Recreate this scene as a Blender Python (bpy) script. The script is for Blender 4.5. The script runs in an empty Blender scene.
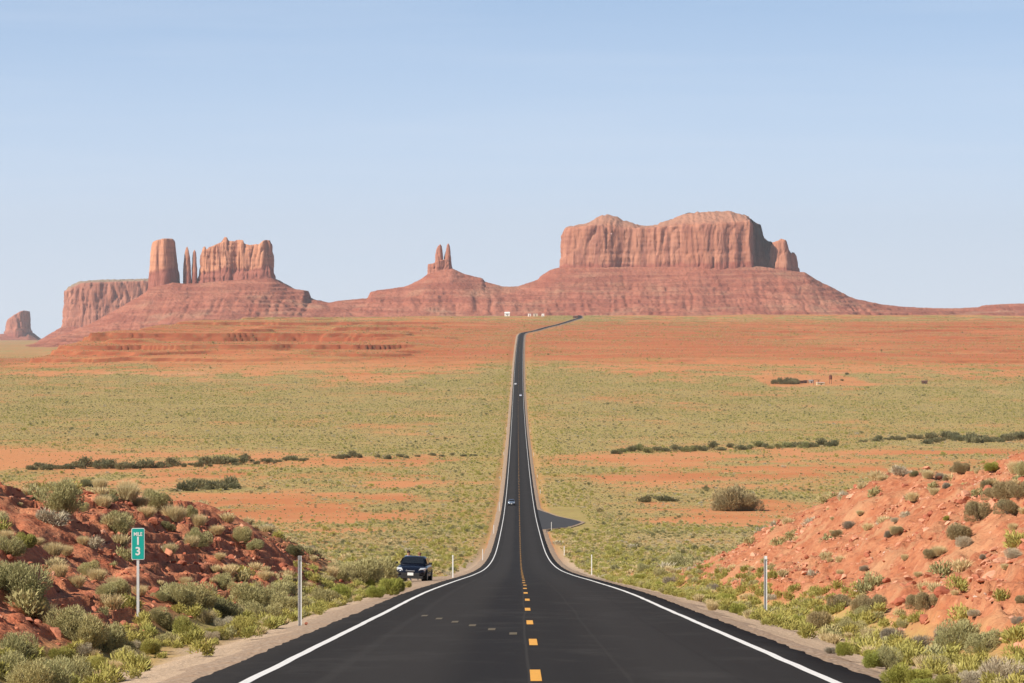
import bpy, math, random
import numpy as np
from mathutils import Vector, Matrix
random.seed(7); RNG = np.random.default_rng(11)
C = bpy.context.scene.collection
# ------------------------------------------------------------------ camera, sky, sun, exposure
F = 2868.0; HY = 312.0; EYE = 1.7
cam_d = bpy.data.cameras.new('camera'); cam = bpy.data.objects.new('camera', cam_d); C.objects.link(cam)
cam_d.sensor_width = 36; cam_d.lens = 36 * F / 1024; cam_d.shift_y = (HY - 341.5) / 1024
cam_d.clip_start = 0.5; cam_d.clip_end = 90000
cam.location = (0, 0, EYE); cam.rotation_euler = (math.radians(90), 0, 0)
bpy.context.scene.camera = cam
SUN_EL = math.radians(39); SUN_DIR = Vector((-0.86, -0.51, 0)).normalized()
w = bpy.data.worlds.new('World'); bpy.context.scene.world = w; w.use_nodes = True
wn = w.node_tree.nodes; wl = w.node_tree.links; wn.clear()
sky = wn.new('ShaderNodeTexSky'); sky.sky_type = 'NISHITA'; sky.sun_disc = False
sky.sun_elevation = SUN_EL; sky.sun_rotation = math.atan2(SUN_DIR.x, SUN_DIR.y)
sky.altitude = 1600; sky.air_density = 1.0; sky.dust_density = 0.3; sky.ozone_density = 2.5
wb = wn.new('ShaderNodeBackground'); wb.inputs['Strength'].default_value = 0.062
wo = wn.new('ShaderNodeOutputWorld')
# faint thin cirrus streaks near the horizon, as a property of the sky itself
tc = wn.new('ShaderNodeTexCoord'); mp = wn.new('ShaderNodeMapping'); mp.inputs['Scale'].default_value = (5, 5, 90)
mp.inputs['Rotation'].default_value = (0, math.radians(3), 0)
nz = wn.new('ShaderNodeTexNoise'); nz.inputs['Scale'].default_value = 1.3; nz.inputs['Detail'].default_value = 4
rp = wn.new('ShaderNodeMapRange'); rp.inputs['From Min'].default_value = .45; rp.inputs['From Max'].default_value = .8
rp.inputs['To Min'].default_value = 0.0; rp.inputs['To Max'].default_value = 0.17
mx = wn.new('ShaderNodeMixRGB'); mx.inputs['Color2'].default_value = (9.4, 10.3, 11.8, 1)
tint = wn.new('ShaderNodeMixRGB'); tint.blend_type = 'MULTIPLY'; tint.inputs['Fac'].default_value = 1
tint.inputs['Color2'].default_value = (1.0, 1.0, 1.0, 1)
wl.new(tc.outputs['Generated'], mp.inputs['Vector']); wl.new(mp.outputs[0], nz.inputs['Vector'])
wl.new(nz.outputs['Fac'], rp.inputs['Value']); wl.new(rp.outputs[0], mx.inputs['Fac'])
sep = wn.new('ShaderNodeSeparateXYZ'); el_ = wn.new('ShaderNodeMapRange'); el_.interpolation_type = 'SMOOTHSTEP'
el_.inputs['From Min'].default_value = -.02; el_.inputs['From Max'].default_value = .27; el_.inputs['To Min'].default_value = .88; el_.inputs['To Max'].default_value = 0.0
low_ = wn.new('ShaderNodeMixRGB'); grad = wn.new('ShaderNodeMixRGB'); g2 = wn.new('ShaderNodeMapRange')
g2.inputs['From Min'].default_value = 0; g2.inputs['From Max'].default_value = .12
grad.inputs['Color1'].default_value = (9.7, 11.0, 12.9, 1); grad.inputs['Color2'].default_value = (6.0, 8.5, 13.0, 1)      # dry desert air: pale blue down to the skyline
wl.new(tc.outputs['Generated'], sep.inputs[0]); wl.new(sep.outputs['Z'], el_.inputs['Value']); wl.new(sep.outputs['Z'], g2.inputs['Value'])
wl.new(g2.outputs[0], grad.inputs['Fac']); wl.new(grad.outputs[0], low_.inputs['Color2']); wl.new(el_.outputs[0], low_.inputs['Fac'])
wl.new(sky.outputs[0], low_.inputs['Color1']); wl.new(low_.outputs[0], tint.inputs['Color1']); wl.new(tint.outputs[0], mx.inputs['Color1'])
wl.new(mx.outputs[0], wb.inputs['Color']); wl.new(wb.outputs[0], wo.inputs['Surface'])
sl = bpy.data.lights.new('sun', 'SUN'); so = bpy.data.objects.new('sun', sl); C.objects.link(so)
sl.energy = 5.0; sl.angle = math.radians(0.53); sl.color = (1.0, 0.91, 0.79)
dvec = Vector((SUN_DIR.x * math.cos(SUN_EL), SUN_DIR.y * math.cos(SUN_EL), math.sin(SUN_EL)))
so.rotation_euler = dvec.to_track_quat('Z', 'Y').to_euler(); so.location = (-40, -30, 60)
vs = bpy.context.scene.view_settings
vs.view_transform = 'Standard'; vs.look = 'None'; vs.gamma = 1; vs.use_curve_mapping = False; vs.exposure = 0.42
cy = bpy.context.scene.cycles
cy.max_bounces = 4; cy.diffuse_bounces = 1; cy.glossy_bounces = 2; cy.transparent_max_bounces = 6; cy.volume_bounces = 0
# ------------------------------------------------------------------ numpy helpers
def _h(ix, iy, iz, seed):
    n = (ix.astype(np.int64) * 374761393 + iy.astype(np.int64) * 668265263 + iz.astype(np.int64) * 2147483647 + seed * 974634777) & 0xffffffff
    n = ((n ^ (n >> 13)) * 1274126177) & 0xffffffff
    n = n ^ (n >> 16)
    return (n & 0xffffff) / float(0xffffff)
def noise2(x, y, seed=0):
    x = np.asarray(x, float); y = np.asarray(y, float); xf = np.floor(x); yf = np.floor(y)
    u = x - xf; v = y - yf; u = u * u * (3 - 2 * u); v = v * v * (3 - 2 * v); z = np.zeros_like(xf)
    a = _h(xf, yf, z, seed); b = _h(xf + 1, yf, z, seed); c = _h(xf, yf + 1, z, seed); d = _h(xf + 1, yf + 1, z, seed)
    return (a + (b - a) * u) * (1 - v) + (c + (d - c) * u) * v
def noise3(x, y, z, seed=0):
    zf = np.floor(z); t = z - zf; t = t * t * (3 - 2 * t)
    out = 0
    for k in (0, 1):
        xf = np.floor(x); yf = np.floor(y); u = x - xf; v = y - yf; u = u * u * (3 - 2 * u); v = v * v * (3 - 2 * v)
        a = _h(xf, yf, zf + k, seed); b = _h(xf + 1, yf, zf + k, seed); c = _h(xf, yf + 1, zf + k, seed); d = _h(xf + 1, yf + 1, zf + k, seed)
        r = (a + (b - a) * u) * (1 - v) + (c + (d - c) * u) * v
        out = out + r * ((1 - t) if k == 0 else t)
    return out
def fbm2(x, y, o=4, seed=0, g=.5):
    s = 0; a = 1; n = 0
    for i in range(o):
        s = s + a * (noise2(x * 2 ** i + 17.3 * i, y * 2 ** i + 5.1 * i, seed + i) * 2 - 1); n += a; a *= g
    return s / n
def ss(a, b, x):
    t = np.clip((x - a) / (b - a), 0, 1); return t * t * (3 - 2 * t)
class PCHIP:
    def __init__(s, pts):
        s.x = np.array([p[0] for p in pts], float); s.y = np.array([p[1] for p in pts], float)
        h = np.diff(s.x); d = np.diff(s.y) / h; m = np.zeros(len(s.x)); m[0] = d[0]; m[-1] = d[-1]
        for i in range(1, len(s.x) - 1):
            if d[i - 1] * d[i] > 0:
                w1 = 2 * h[i] + h[i - 1]; w2 = h[i] + 2 * h[i - 1]; m[i] = (w1 + w2) / (w1 / d[i - 1] + w2 / d[i])
        s.m = m
    def __call__(s, q):
        q = np.clip(np.asarray(q, float), s.x[0], s.x[-1]); i = np.clip(np.searchsorted(s.x, q) - 1, 0, len(s.x) - 2)
        h = s.x[i + 1] - s.x[i]; t = (q - s.x[i]) / h
        return ((2*t**3-3*t**2+1)*s.y[i] + (t**3-2*t**2+t)*h*s.m[i] + (-2*t**3+3*t**2)*s.y[i+1] + (t**3-t**2)*h*s.m[i+1])
# ------------------------------------------------------------------ terrain (z relative to the eye, then lifted by EYE)
P = PCHIP([(-200, 14.5), (0, -1.7), (35, -4.53), (74, -7.7), (95, -9.4), (142, -13.4), (207, -19.0), (269, -24.2), (312, -27.6), (361, -31.2),
           (418, -34.9), (522, -40.3), (677, -47), (858, -52), (1050, -55.3), (1250, -57.8), (1470, -59.8), (1774, -60.4), (2136, -58),
           (2600, -51.5), (3100, -42.5), (3500, -34.5), (4000, -26), (4500, -17.5), (5000, -10), (5400, -6.5), (5800, -8), (6500, -20), (8000, -36), (12000, -70), (30000, -200)])
Q = PCHIP([(2000, -59), (2900, -60.5), (3500, -65), (5000, -78), (7000, -93), (14000, -142), (30000, -292)])
YCR = PCHIP([(-600, 2150), (-200, 2350), (0, 2660), (33, 2860), (80, 3370), (133, 3900), (206, 4750), (300, 5400), (1500, 5400)])
CXP = PCHIP([(-200, -.37), (3700, 11.72), (3850, 15), (4000, 32), (4200, 50), (4400, 71), (4750, 100), (5000, 118), (5500, 128), (30000, 3000)])
HL = PCHIP([(-200, 3.25), (85, 3.25), (100, 3.35), (120, 3.0), (145, 2.0), (168, 1.0), (190, .3), (215, 0), (40000, 0)])
HR = PCHIP([(-200, 4.2), (115, 4.2), (140, 3.4), (160, 2.2), (180, .9), (197, .25), (212, 0), (40000, 0)])
def cx(Y): return CXP(Y)
def road_z(Y): return P(Y) + EYE
def banks(s, Y, detail=True):
    a = np.abs(s); left = s < 0
    wob = 1.2 * fbm2(Y / 14, s * 0, 2, 3) + .5 * fbm2(Y / 4, s * 0, 2, 8)
    toe = np.where(left, 7.3, 7.2) + wob * .5; cr = np.where(left, 14.0, 15.2) + wob * 1.5
    H = np.where(left, HL(Y), HR(Y)) * (1 + .07 * fbm2(Y / 23, s / 30, 2, 5))
    t = np.clip((a - toe) / (cr - toe), 0, 1); t = t - .12 * np.sin(2 * np.pi * t) / (2 * np.pi) * 2
    far = 1 - ss(70, 160, a)
    z = H * t * far - .30 * ss(4.8, 6.3, a) * (1 - ss(7, 8.5, a)) * (1 - ss(250, 330, Y))
    face = ss(toe, toe + 1.2, a) * (1 - ss(cr + 1, cr + 5, a)) * ss(.3, 1.2, H) * np.where(left, 1 - ss(108, 150, Y), 1.)
    top = ss(cr, cr + 3, a) * ss(.3, 1.2, H) * (1 - ss(30, 60, a))
    if detail:
        near = 1 - ss(230, 330, Y)
        z = z + face * (.34 * fbm2(s / 2.6, Y / 5.5, 3, 21) + np.where(left, .30, .44) * fbm2(s / .8, Y / 1.6, 4, 22, .65)) * near
        lg = .30                                              # bedded shale: little ledges dipping with the road
        q = z / lg + .8 * fbm2(s / 3, Y / 9, 2, 31); k = np.floor(q); f = q - k
        z = z + face * near * (f ** 5 - f) * lg * 1.1 * ss(-.2, .3, fbm2(s / 4, Y / 7, 2, 33))
        z = z + top * .15 * fbm2(s / 3, Y / 3, 3, 41) * near
    return z, face, top
def ground_z(X, Y, detail=True):
    X = np.asarray(X, float); Y = np.asarray(Y, float); X, Y = np.broadcast_arrays(X, Y)
    s = X - cx(Y); a = np.abs(s)
    z = P(Y)
    px = X / np.maximum(Y, 1) * F + 512
    yc = YCR(px) + 60 * fbm2(X / 70, Y * 0, 3, 58)
    zl = np.where(Y < yc, z, np.maximum(Q(Y), P(yc) - (Y - yc) * .055))
    m = ss(2100, 2600, Y) * (1 - ss(330, 460, px))
    z = z * (1 - m) + zl * m
    off = ss(8, 90, a)
    und = ss(330, 1000, Y)
    z = z + off * und * (1.3 * fbm2(X / 260, Y / 330, 3, 51) + .35 * fbm2(X / 40, Y / 60, 3, 52))
    z = z + off * (1 - und) * ss(150, 330, Y) * .5 * fbm2(X / 25, Y / 40, 3, 53)
    rise = ss(2500, 2900, Y) * (1 - ss(9000, 12000, Y)) * ss(14, 120, a)
    hil = fbm2(X / 420, Y / 500, 3, 61)
    z = z + rise * 3.2 * hil * (1.3 - .5 * ss(430, 530, px))
    lf = (1 - .8 * ss(380, 505, px)) * rise * ss(20, 160, a) * np.where(px > 540, .2 + .5 * ss(620, 900, px), 1)
    for (ye, hh, sd_) in ((2860, 5.0, 5), (3160, 6.5, 0), (3480, 9.0, 1), (3900, 6.0, 2), (4350, 5.0, 3)):
        e = Y - ye - 150 * fbm2(X / 190, X * 0 + sd_ * 7, 4, 620 + sd_)
        up = ss(0, 26, e) * (1 - ss(60, 520, e)); z = z + lf * hh * up * (.55 + .6 * noise2(X / 110, Y / 400, 640 + sd_)) * (.35 + .65 * ss(15, 120, px))
    zz = z + 2.2 * fbm2(X / 120, Y / 160, 3, 63); st = 5.2
    q = zz / st; k = np.floor(q); f = q - k
    mm = rise * (1 - .35 * ss(380, 480, px)) * ss(-.2, .3, fbm2(X / 240, Y / 200, 3, 64) + .35 * ss(800, 880, px) * ss(3900, 4100, Y) + .25 * (1 - ss(330, 430, px)))
    z = z + mm * (f ** 26 - f) * st * .9
    b, face, top = banks(s, Y, detail)
    z = z + b
    if detail: z = z + (1 - face) * ss(4.5, 6, a) * .05 * fbm2(X / 1.1, Y / 1.6, 3, 71) * (1 - ss(250, 400, Y))
    return z + EYE
def gz(x, y): return float(ground_z(np.array([x]), np.array([y]))[0])
_ds = np.concatenate([np.arange(28, 260, .25), np.geomspace(260, 2500, 1200), np.geomspace(2500, 9000, 900)])
def hit(px, py):
    """world ground point seen at a photo position: intersection of the sight line with the terrain"""
    X = (px - 512) / F * _ds; Zr = EYE - (py - HY) / F * _ds
    g = ground_z(X, _ds); below = np.nonzero(g >= Zr)[0]
    i = below[0] if len(below) else len(_ds) - 1
    return float(X[i]), float(_ds[i]), float(g[i])
# ------------------------------------------------------------------ object helpers
def tag(o, label=None, cat=None, group=None, kind=None):
    if label: o['label'] = label
    if cat: o['category'] = cat
    if group: o['group'] = group
    if kind: o['kind'] = kind
    return o
def raw(name, V, Fc, mat=None, parent=None, smooth=False, attrs=None, link=True):
    V = np.asarray(V, np.float32); me = bpy.data.meshes.new(name)
    if isinstance(Fc, np.ndarray):
        n, k = Fc.shape
        me.vertices.add(len(V)); me.vertices.foreach_set('co', V.ravel())
        me.loops.add(n * k); me.loops.foreach_set('vertex_index', Fc.astype(np.int32).ravel())
        me.polygons.add(n); me.polygons.foreach_set('loop_start', (np.arange(n) * k).astype(np.int32))
        me.update(calc_edges=True)
    else:
        me.from_pydata([tuple(map(float, v)) for v in V], [], Fc); me.update()
    if smooth: me.polygons.foreach_set('use_smooth', np.ones(len(me.polygons), bool))
    for k, a in (attrs or {}).items():
        at = me.attributes.new(k, 'FLOAT', 'POINT'); at.data.foreach_set('value', np.asarray(a, np.float32).ravel())
    if mat: me.materials.append(mat)
    o = bpy.data.objects.new(name, me)
    if link: C.objects.link(o)
    if parent: o.parent = parent
    return o
def grid_faces(r, c):
    i = np.arange(r - 1)[:, None] * c + np.arange(c - 1)[None, :]
    return np.stack([i, i + 1, i + c + 1, i + c], -1).reshape(-1, 4)
def empty(name, loc, rz=0):
    o = bpy.data.objects.new(name, None); C.objects.link(o); o.location = loc; o.rotation_euler = (0, 0, rz); o.empty_display_size = .3
    return o
class MB:
    def __init__(s): s.v = []; s.f = []
    def box(s, c, d, rot=None, taper=1.0, tx=None):
        n = len(s.v)
        for dz in (-.5, .5):
            k = 1 if dz < 0 else taper
            for dx, dy in ((-.5, -.5), (.5, -.5), (.5, .5), (-.5, .5)):
                p = Vector((dx * d[0] * k, dy * d[1] * k, dz * d[2]))
                if rot is not None: p = rot @ p
                s.v.append(tuple(p + Vector(c)))
        s.f += [tuple(n + i for i in q) for q in ((3, 2, 1, 0), (4, 5, 6, 7), (0, 1, 5, 4), (1, 2, 6, 5), (2, 3, 7, 6), (3, 0, 4, 7))]; return s
    def cyl(s, a, b, r0, r1=None, n=14, cap=True):
        a = Vector(a); b = Vector(b); r1 = r0 if r1 is None else r1; ax = (b - a).normalized()
        u = ax.orthogonal().normalized(); v = ax.cross(u); k = len(s.v)
        for c, r in ((a, r0), (b, r1)):
            for i in range(n):
                t = 2 * math.pi * i / n; s.v.append(tuple(c + u * math.cos(t) * r + v * math.sin(t) * r))
        for i in range(n): s.f.append((k + i, k + (i + 1) % n, k + n + (i + 1) % n, k + n + i))
        if cap: s.f.append(tuple(k + n - 1 - i for i in range(n))); s.f.append(tuple(k + n + i for i in range(n)))
        return s
    def quad(s, pts):
        n = len(s.v); s.v += [tuple(p) for p in pts]; s.f.append(tuple(range(n, n + len(pts)))); return s
    def loft(s, secs, closed=True, caps=True):
        k = len(s.v); m = len(secs[0])
        for q in secs: s.v += [tuple(p) for p in q]
        for i in range(len(secs) - 1):
            for j in range(m if closed else m - 1):
                a = k + i * m + j; b = k + i * m + (j + 1) % m; s.f.append((a, b, b + m, a + m))
        if caps and closed: s.f.append(tuple(k + m - 1 - j for j in range(m))); s.f.append(tuple(k + (len(secs) - 1) * m + j for j in range(m)))
        return s
    def build(s, name, mat, parent=None, smooth=False, bevel=0):
        o = raw(name, s.v, s.f, mat, parent, smooth)
        if bevel:
            b = o.modifiers.new('bevel', 'BEVEL'); b.width = bevel; b.segments = 2; b.limit_method = 'ANGLE'
        return o
# ------------------------------------------------------------------ material helpers
def new_mat(name):
    m = bpy.data.materials.new(name); m.use_nodes = True; nt = m.node_tree
    return m, nt, nt.nodes['Principled BSDF']
def simple(name, col, rough=.6, metal=0, var=.08, scale=6, spec=.4):
    m, nt, b = new_mat(name); n = nt.nodes.new('ShaderNodeTexNoise'); n.inputs['Scale'].default_value = scale; n.inputs['Detail'].default_value = 4
    g = nt.nodes.new('ShaderNodeTexCoord'); nt.links.new(g.outputs['Object'], n.inputs['Vector'])
    r = nt.nodes.new('ShaderNodeMixRGB'); r.inputs['Color1'].default_value = (*[c * (1 - var) for c in col], 1); r.inputs['Color2'].default_value = (*[min(1, c * (1 + var)) for c in col], 1)
    nt.links.new(n.outputs['Fac'], r.inputs['Fac']); nt.links.new(r.outputs[0], b.inputs['Base Color'])
    b.inputs['Roughness'].default_value = rough; b.inputs['Metallic'].default_value = metal; b.inputs['Specular IOR Level'].default_value = spec
    return m
class NT:
    def __init__(s, nt): s.nt = nt; s.N = nt.nodes; s.L = nt.links; s.geo = s.N.new('ShaderNodeNewGeometry')
    def noise(s, scale, detail=4, vec=None, sc=(1, 1, 1), dist=0, rough=.55):
        mp = s.N.new('ShaderNodeMapping'); mp.inputs['Scale'].default_value = sc
        s.L.new(vec or s.geo.outputs['Position'], mp.inputs['Vector'])
        n = s.N.new('ShaderNodeTexNoise'); n.inputs['Scale'].default_value = scale; n.inputs['Detail'].default_value = detail
        n.inputs['Distortion'].default_value = dist; n.inputs['Roughness'].default_value = rough
        s.L.new(mp.outputs[0], n.inputs['Vector']); return n.outputs['Fac']
    def ramp(s, v, a, b, ta=0, tb=1):
        n = s.N.new('ShaderNodeMapRange'); n.inputs['From Min'].default_value = a; n.inputs['From Max'].default_value = b
        n.inputs['To Min'].default_value = ta; n.inputs['To Max'].default_value = tb; s.L.new(v, n.inputs['Value']); return n.outputs[0]
    def mix(s, f, a, b, mode='MIX'):
        n = s.N.new('ShaderNodeMixRGB'); n.blend_type = mode
        for i, v in ((0, f), (1, a), (2, b)):
            if isinstance(v, (int, float)): n.inputs[i].default_value = v
            elif isinstance(v, tuple): n.inputs[i].default_value = (*v, 1)
            else: s.L.new(v, n.inputs[i])
        return n.outputs[0]
    def math(s, op, a, b=0):
        n = s.N.new('ShaderNodeMath'); n.operation = op
        for i, v in ((0, a), (1, b)):
            if isinstance(v, (int, float)): n.inputs[i].default_value = v
            else: s.L.new(v, n.inputs[i])
        return n.outputs[0]
    def attr(s, name):
        n = s.N.new('ShaderNodeAttribute'); n.attribute_name = name; return n.outputs['Fac']
    def bump(s, h, strength, dist, bsdf):
        n = s.N.new('ShaderNodeBump'); n.inputs['Strength'].default_value = strength; n.inputs['Distance'].default_value = dist
        s.L.new(h, n.inputs['Height']); s.L.new(n.outputs[0], bsdf.inputs['Normal'])
# ------------------------------------------------------------------ vegetation cover of the valley (what grows where)
def y_row(Y): return HY + F * (-P(Y)) / np.maximum(Y, 1)
COV = PCHIP([(300, .42), (318, .42), (330, .34), (345, .22), (365, .20), (374, .55), (384, .92), (440, .95), (450, .8), (458, .42), (470, .40), (480, .40), (495, .38), (510, .46), (540, .64), (600, .7), (2000, .7)])
def cover(X, Y):
    r = y_row(Y) + 4 * fbm2(X / 150, Y / 250, 3, 81) * ss(300, 900, Y)
    c = COV(r)
    n = fbm2(X / 60, Y / 90, 4, 82) * .5 + fbm2(X / 16, Y / 34, 4, 83) * .6 + fbm2(X / 180, Y / 130, 3, 85) * .3
    farm = ss(195, 204, X) * (1 - ss(272, 290, X)) * ss(2180, 2230, Y) * (1 - ss(2380, 2450, Y)); c = c * (1 - .85 * farm)
    s = np.abs(X - cx(Y)); verge = ss(6, 9, s) * (1 - ss(12, 32 + Y * .012, s)) * ss(200, 320, Y)
    c = np.clip(c + verge * .45, (.22 + .10 * (1 - ss(700, 1000, Y))) * (1 - farm), 1)
    return (1 - farm) * np.clip(.5 + (c - .5) * 1.15 + (n * 2.4 + .6 * fbm2(X / 5, Y / 8, 2, 84)) * (1 - np.abs(c - .5) * 1.2), 0, 1)
# ------------------------------------------------------------------ ground sheet
rows = np.concatenate([np.arange(-200, 28, 12.0), [28.0]])
y = 28.0; rr = []
while y < 19800:
    if y < 260: y += max(.11, y * .0036)
    elif y < 2500: y *= 1.0062
    elif y < 5600: y += 6.5
    else: y *= 1.03
    rr.append(y)
rows = np.concatenate([rows, rr]); rows = np.unique(rows)
u = np.linspace(-1, 1, 760); u = np.sign(u) * (np.abs(u) * .75 + np.abs(u) ** 3 * .25)
ext = np.array([1.15, 1.4, 1.8, 2.4, 3.1]); u = np.concatenate([-ext[::-1], u, ext])
W = np.maximum(rows, 0) * .26 + 12
YY = np.repeat(rows[:, None], len(u), 1); XX = .0031 * YY + u[None, :] * W[:, None]
ZZ = ground_z(XX, YY); S = XX - cx(YY)
_, FACE, TOP = banks(S, YY, False)
colsp = W[:, None] * 2 / 760 * 1.3
low = 1 - ss(5.0 + colsp * 1.2, 5.6 + colsp * 2.4, np.abs(S))
ZZ = ZZ - low * (.10 + np.maximum(YY, 0) * 1.2e-4)
ap = ss(536, 545, YY) * (1 - ss(694, 704, YY)) * ss(3, 4, S) * (1 - ss(15, 17, S)); ZZ -= ap * .22
po = ss(146, 151, YY) * (1 - ss(222, 232, YY)) * (1 - ss(8.8, 9.6, -S)) * ss(3, 4, -S); ZZ -= po * .12
def ground_material():
    m, nt, b = new_mat('desert_ground'); t = NT(nt)
    grav = t.attr('grav'); veg = t.attr('veg'); rock = t.attr('rock'); side = t.attr('leftside'); far = t.attr('far'); strat = t.attr('strata')
    n1 = t.noise(.02, 5); n2 = t.noise(.6, 5); n3 = t.noise(6, 4); n4 = t.noise(.004, 4, sc=(1, 2.5, 1))
    sand = t.mix(t.ramp(n1, .35, .65), (.53, .205, .085), (.49, .22, .10))
    sand = t.mix(t.ramp(n2, .35, .7), sand, (.62, .28, .125))
    sand = t.mix(t.math('MULTIPLY', t.ramp(n4, .48, .62), .55), sand, (.46, .135, .05))
    rk = t.mix(t.ramp(t.noise(1.1, 5, sc=(1, .35, 3)), .35, .65), (.37, .125, .062), (.47, .20, .105))
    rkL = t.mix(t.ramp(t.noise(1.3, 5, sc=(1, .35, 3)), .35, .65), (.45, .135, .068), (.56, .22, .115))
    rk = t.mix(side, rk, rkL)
    rk = t.mix(t.math('MULTIPLY', t.ramp(t.noise(3.2, 7, rough=.75), .52, .66), .45), rk, (.60, .34, .20))
    rk = t.mix(t.math('MULTIPLY', t.ramp(t.noise(4.5, 6, rough=.75), .50, .62), .7), rk, (.25, .085, .05))
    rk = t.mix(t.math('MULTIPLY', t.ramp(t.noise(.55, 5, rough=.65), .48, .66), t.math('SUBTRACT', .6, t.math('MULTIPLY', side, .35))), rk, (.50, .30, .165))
    c = t.mix(rock, sand, rk)
    pale = t.math('MULTIPLY', t.ramp(t.noise(.012, 5, sc=(1, .6, 1)), .6, .72), .3)
    c = t.mix(pale, c, (.62, .42, .26))
    # low grass and litter between the shrubs
    vg = t.mix(t.ramp(t.noise(.08, 4), .35, .65), (.31, .285, .095), (.41, .345, .125))
    vg = t.mix(t.math('MULTIPLY', t.ramp(t.noise(.45, 3, rough=.75), .46, .62), .6), vg, (.22, .19, .09))
    vm = t.math('MULTIPLY', t.math('ADD', t.math('MULTIPLY', veg, .85), .15), t.ramp(t.math('ADD', t.noise(.9, 5, rough=.7), t.math('MULTIPLY', veg, .3)), .40, .64)); vm = t.math('MULTIPLY', vm, t.math('SUBTRACT', 1.0, rock))
    c = t.mix(t.math('MULTIPLY', vm, .85), c, vg)
    c = t.mix(grav, c, t.mix(t.ramp(t.noise(26, 3), .3, .7), (.36, .25, .16), (.60, .46, .33)))
    # the far rise: strata and distant scrub speckle
    c = t.mix(t.math('MULTIPLY', t.attr('rise'), t.ramp(t.noise(.006, 5, sc=(1, 3, 1)), .38, .56, .40, .85)), c, (.44, .13, .058))
    c = t.mix(strat, c, t.mix(t.ramp(t.noise(.05, 4), .4, .6), (.22, .055, .028), (.34, .10, .05)))
    sp = t.math('MULTIPLY', t.ramp(t.noise(.16, 3, rough=.8, sc=(1, .45, 1)), .52, .66), far)
    c = t.mix(t.math('MULTIPLY', sp, .5), c, (.19, .15, .075))
    nt.links.new(c, b.inputs['Base Color']); b.inputs['Roughness'].default_value = .95; b.inputs['Specular IOR Level'].default_value = .1
    h = t.math('ADD', t.math('MULTIPLY', t.noise(9, 4), .6), t.math('MULTIPLY', t.noise(2.5, 6), t.math('ADD', rock, .25)))
    t.bump(h, .8, .12, b)
    return m
COVER = cover(XX, YY)
dzdy = np.gradient(ZZ, axis=0) / np.gradient(YY, axis=0)
STR = ss(.07, .25, dzdy) * ss(2500, 2800, YY) * (1 - ss(5600, 6200, YY)) * .8
vegattr = COVER * (1 - FACE) * ss(5.5, 7.5, np.abs(S)) * (1 - TOP * .7)
pxg = XX / np.maximum(YY, 1) * F + 512
vegattr = np.maximum(vegattr, ss(3300, 4200, YY) * (1 - ss(20, 110, pxg)) * .5)
vegattr = np.maximum(vegattr, ss(5.0, 5.7, np.abs(S)) * (1 - ss(9, 15 + YY * .004, np.abs(S))) * .6 * ss(180, 300, YY))
vegattr = np.maximum(vegattr, ss(5.5, 6.3, np.abs(S)) * (1 - ss(6.9, 8.2, np.abs(S))) * .75 * (1 - ss(500, 900, YY)))
gm = ground_material()
ground = raw('ground', np.stack([XX, YY, ZZ], -1).reshape(-1, 3), grid_faces(*XX.shape), gm, None, True,
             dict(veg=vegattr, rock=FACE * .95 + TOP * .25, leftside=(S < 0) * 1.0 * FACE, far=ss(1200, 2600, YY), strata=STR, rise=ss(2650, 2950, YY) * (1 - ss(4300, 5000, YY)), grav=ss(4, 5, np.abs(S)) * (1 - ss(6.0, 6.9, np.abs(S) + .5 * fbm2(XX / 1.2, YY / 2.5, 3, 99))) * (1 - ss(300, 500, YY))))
tag(ground, kind='structure')
# ------------------------------------------------------------------ gravel shoulders, road, paint
r_rows = rows[(rows > -60) & (rows < 5500)]
def strip(name, prof, mat, ys=r_rows, parent=None, attrs=None):
    """prof: list of (s, dz) columns, each a number or an array over ys"""
    cols = []
    for s_, dz in prof:
        s_ = np.broadcast_to(s_, ys.shape); dz = np.broadcast_to(dz, ys.shape)
        cols.append(np.stack([cx(ys) + s_, ys, road_z(ys) + dz], -1))
    V = np.stack(cols, 1)
    return raw(name, V.reshape(-1, 3), grid_faces(V.shape[0], V.shape[1]), mat, parent, True, attrs)
def gravel_material():
    m, nt, b = new_mat('gravel'); t = NT(nt)
    v = nt.nodes.new('ShaderNodeTexVoronoi'); v.inputs['Scale'].default_value = 11; nt.links.new(t.geo.outputs['Position'], v.inputs['Vector'])
    c = t.mix(t.ramp(t.noise(13, 5, rough=.8), .38, .62), (.30, .21, .14), (.66, .53, .41))
    c = t.mix(t.ramp(t.noise(1.2, 4), .45, .75), c, (.50, .33, .21))
    c = t.mix(t.math('MULTIPLY', t.ramp(v.outputs['Distance'], .1, .6), .65), c, (.22, .15, .10))
    nt.links.new(c, b.inputs['Base Color']); b.inputs['Roughness'].default_value = .95; b.inputs['Specular IOR Level'].default_value = .15
    t.bump(v.outputs['Distance'], .8, .03, b); return m
gmat = gravel_material()
n1 = fbm2(r_rows / 3.0, r_rows * 0, 3, 91); n2 = fbm2(r_rows / 3.0, r_rows * 0 + 9, 3, 92)
pull = ss(146, 158, r_rows) * (1 - ss(205, 228, r_rows)) * 3.1
gl = 5.75 + .28 * n1 + pull; gr = 5.35 + .22 * n2
strip('gravel_shoulder', [(-gl - 1.2, -.75 - pull * .02), (-gl, -.24), (-4.6, -.045), (0, -.03), (4.6, -.045), (gr, -.2), (gr + 1.2, -.75)], gmat)
tag(bpy.data.objects['gravel_shoulder'], kind='structure')
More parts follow.
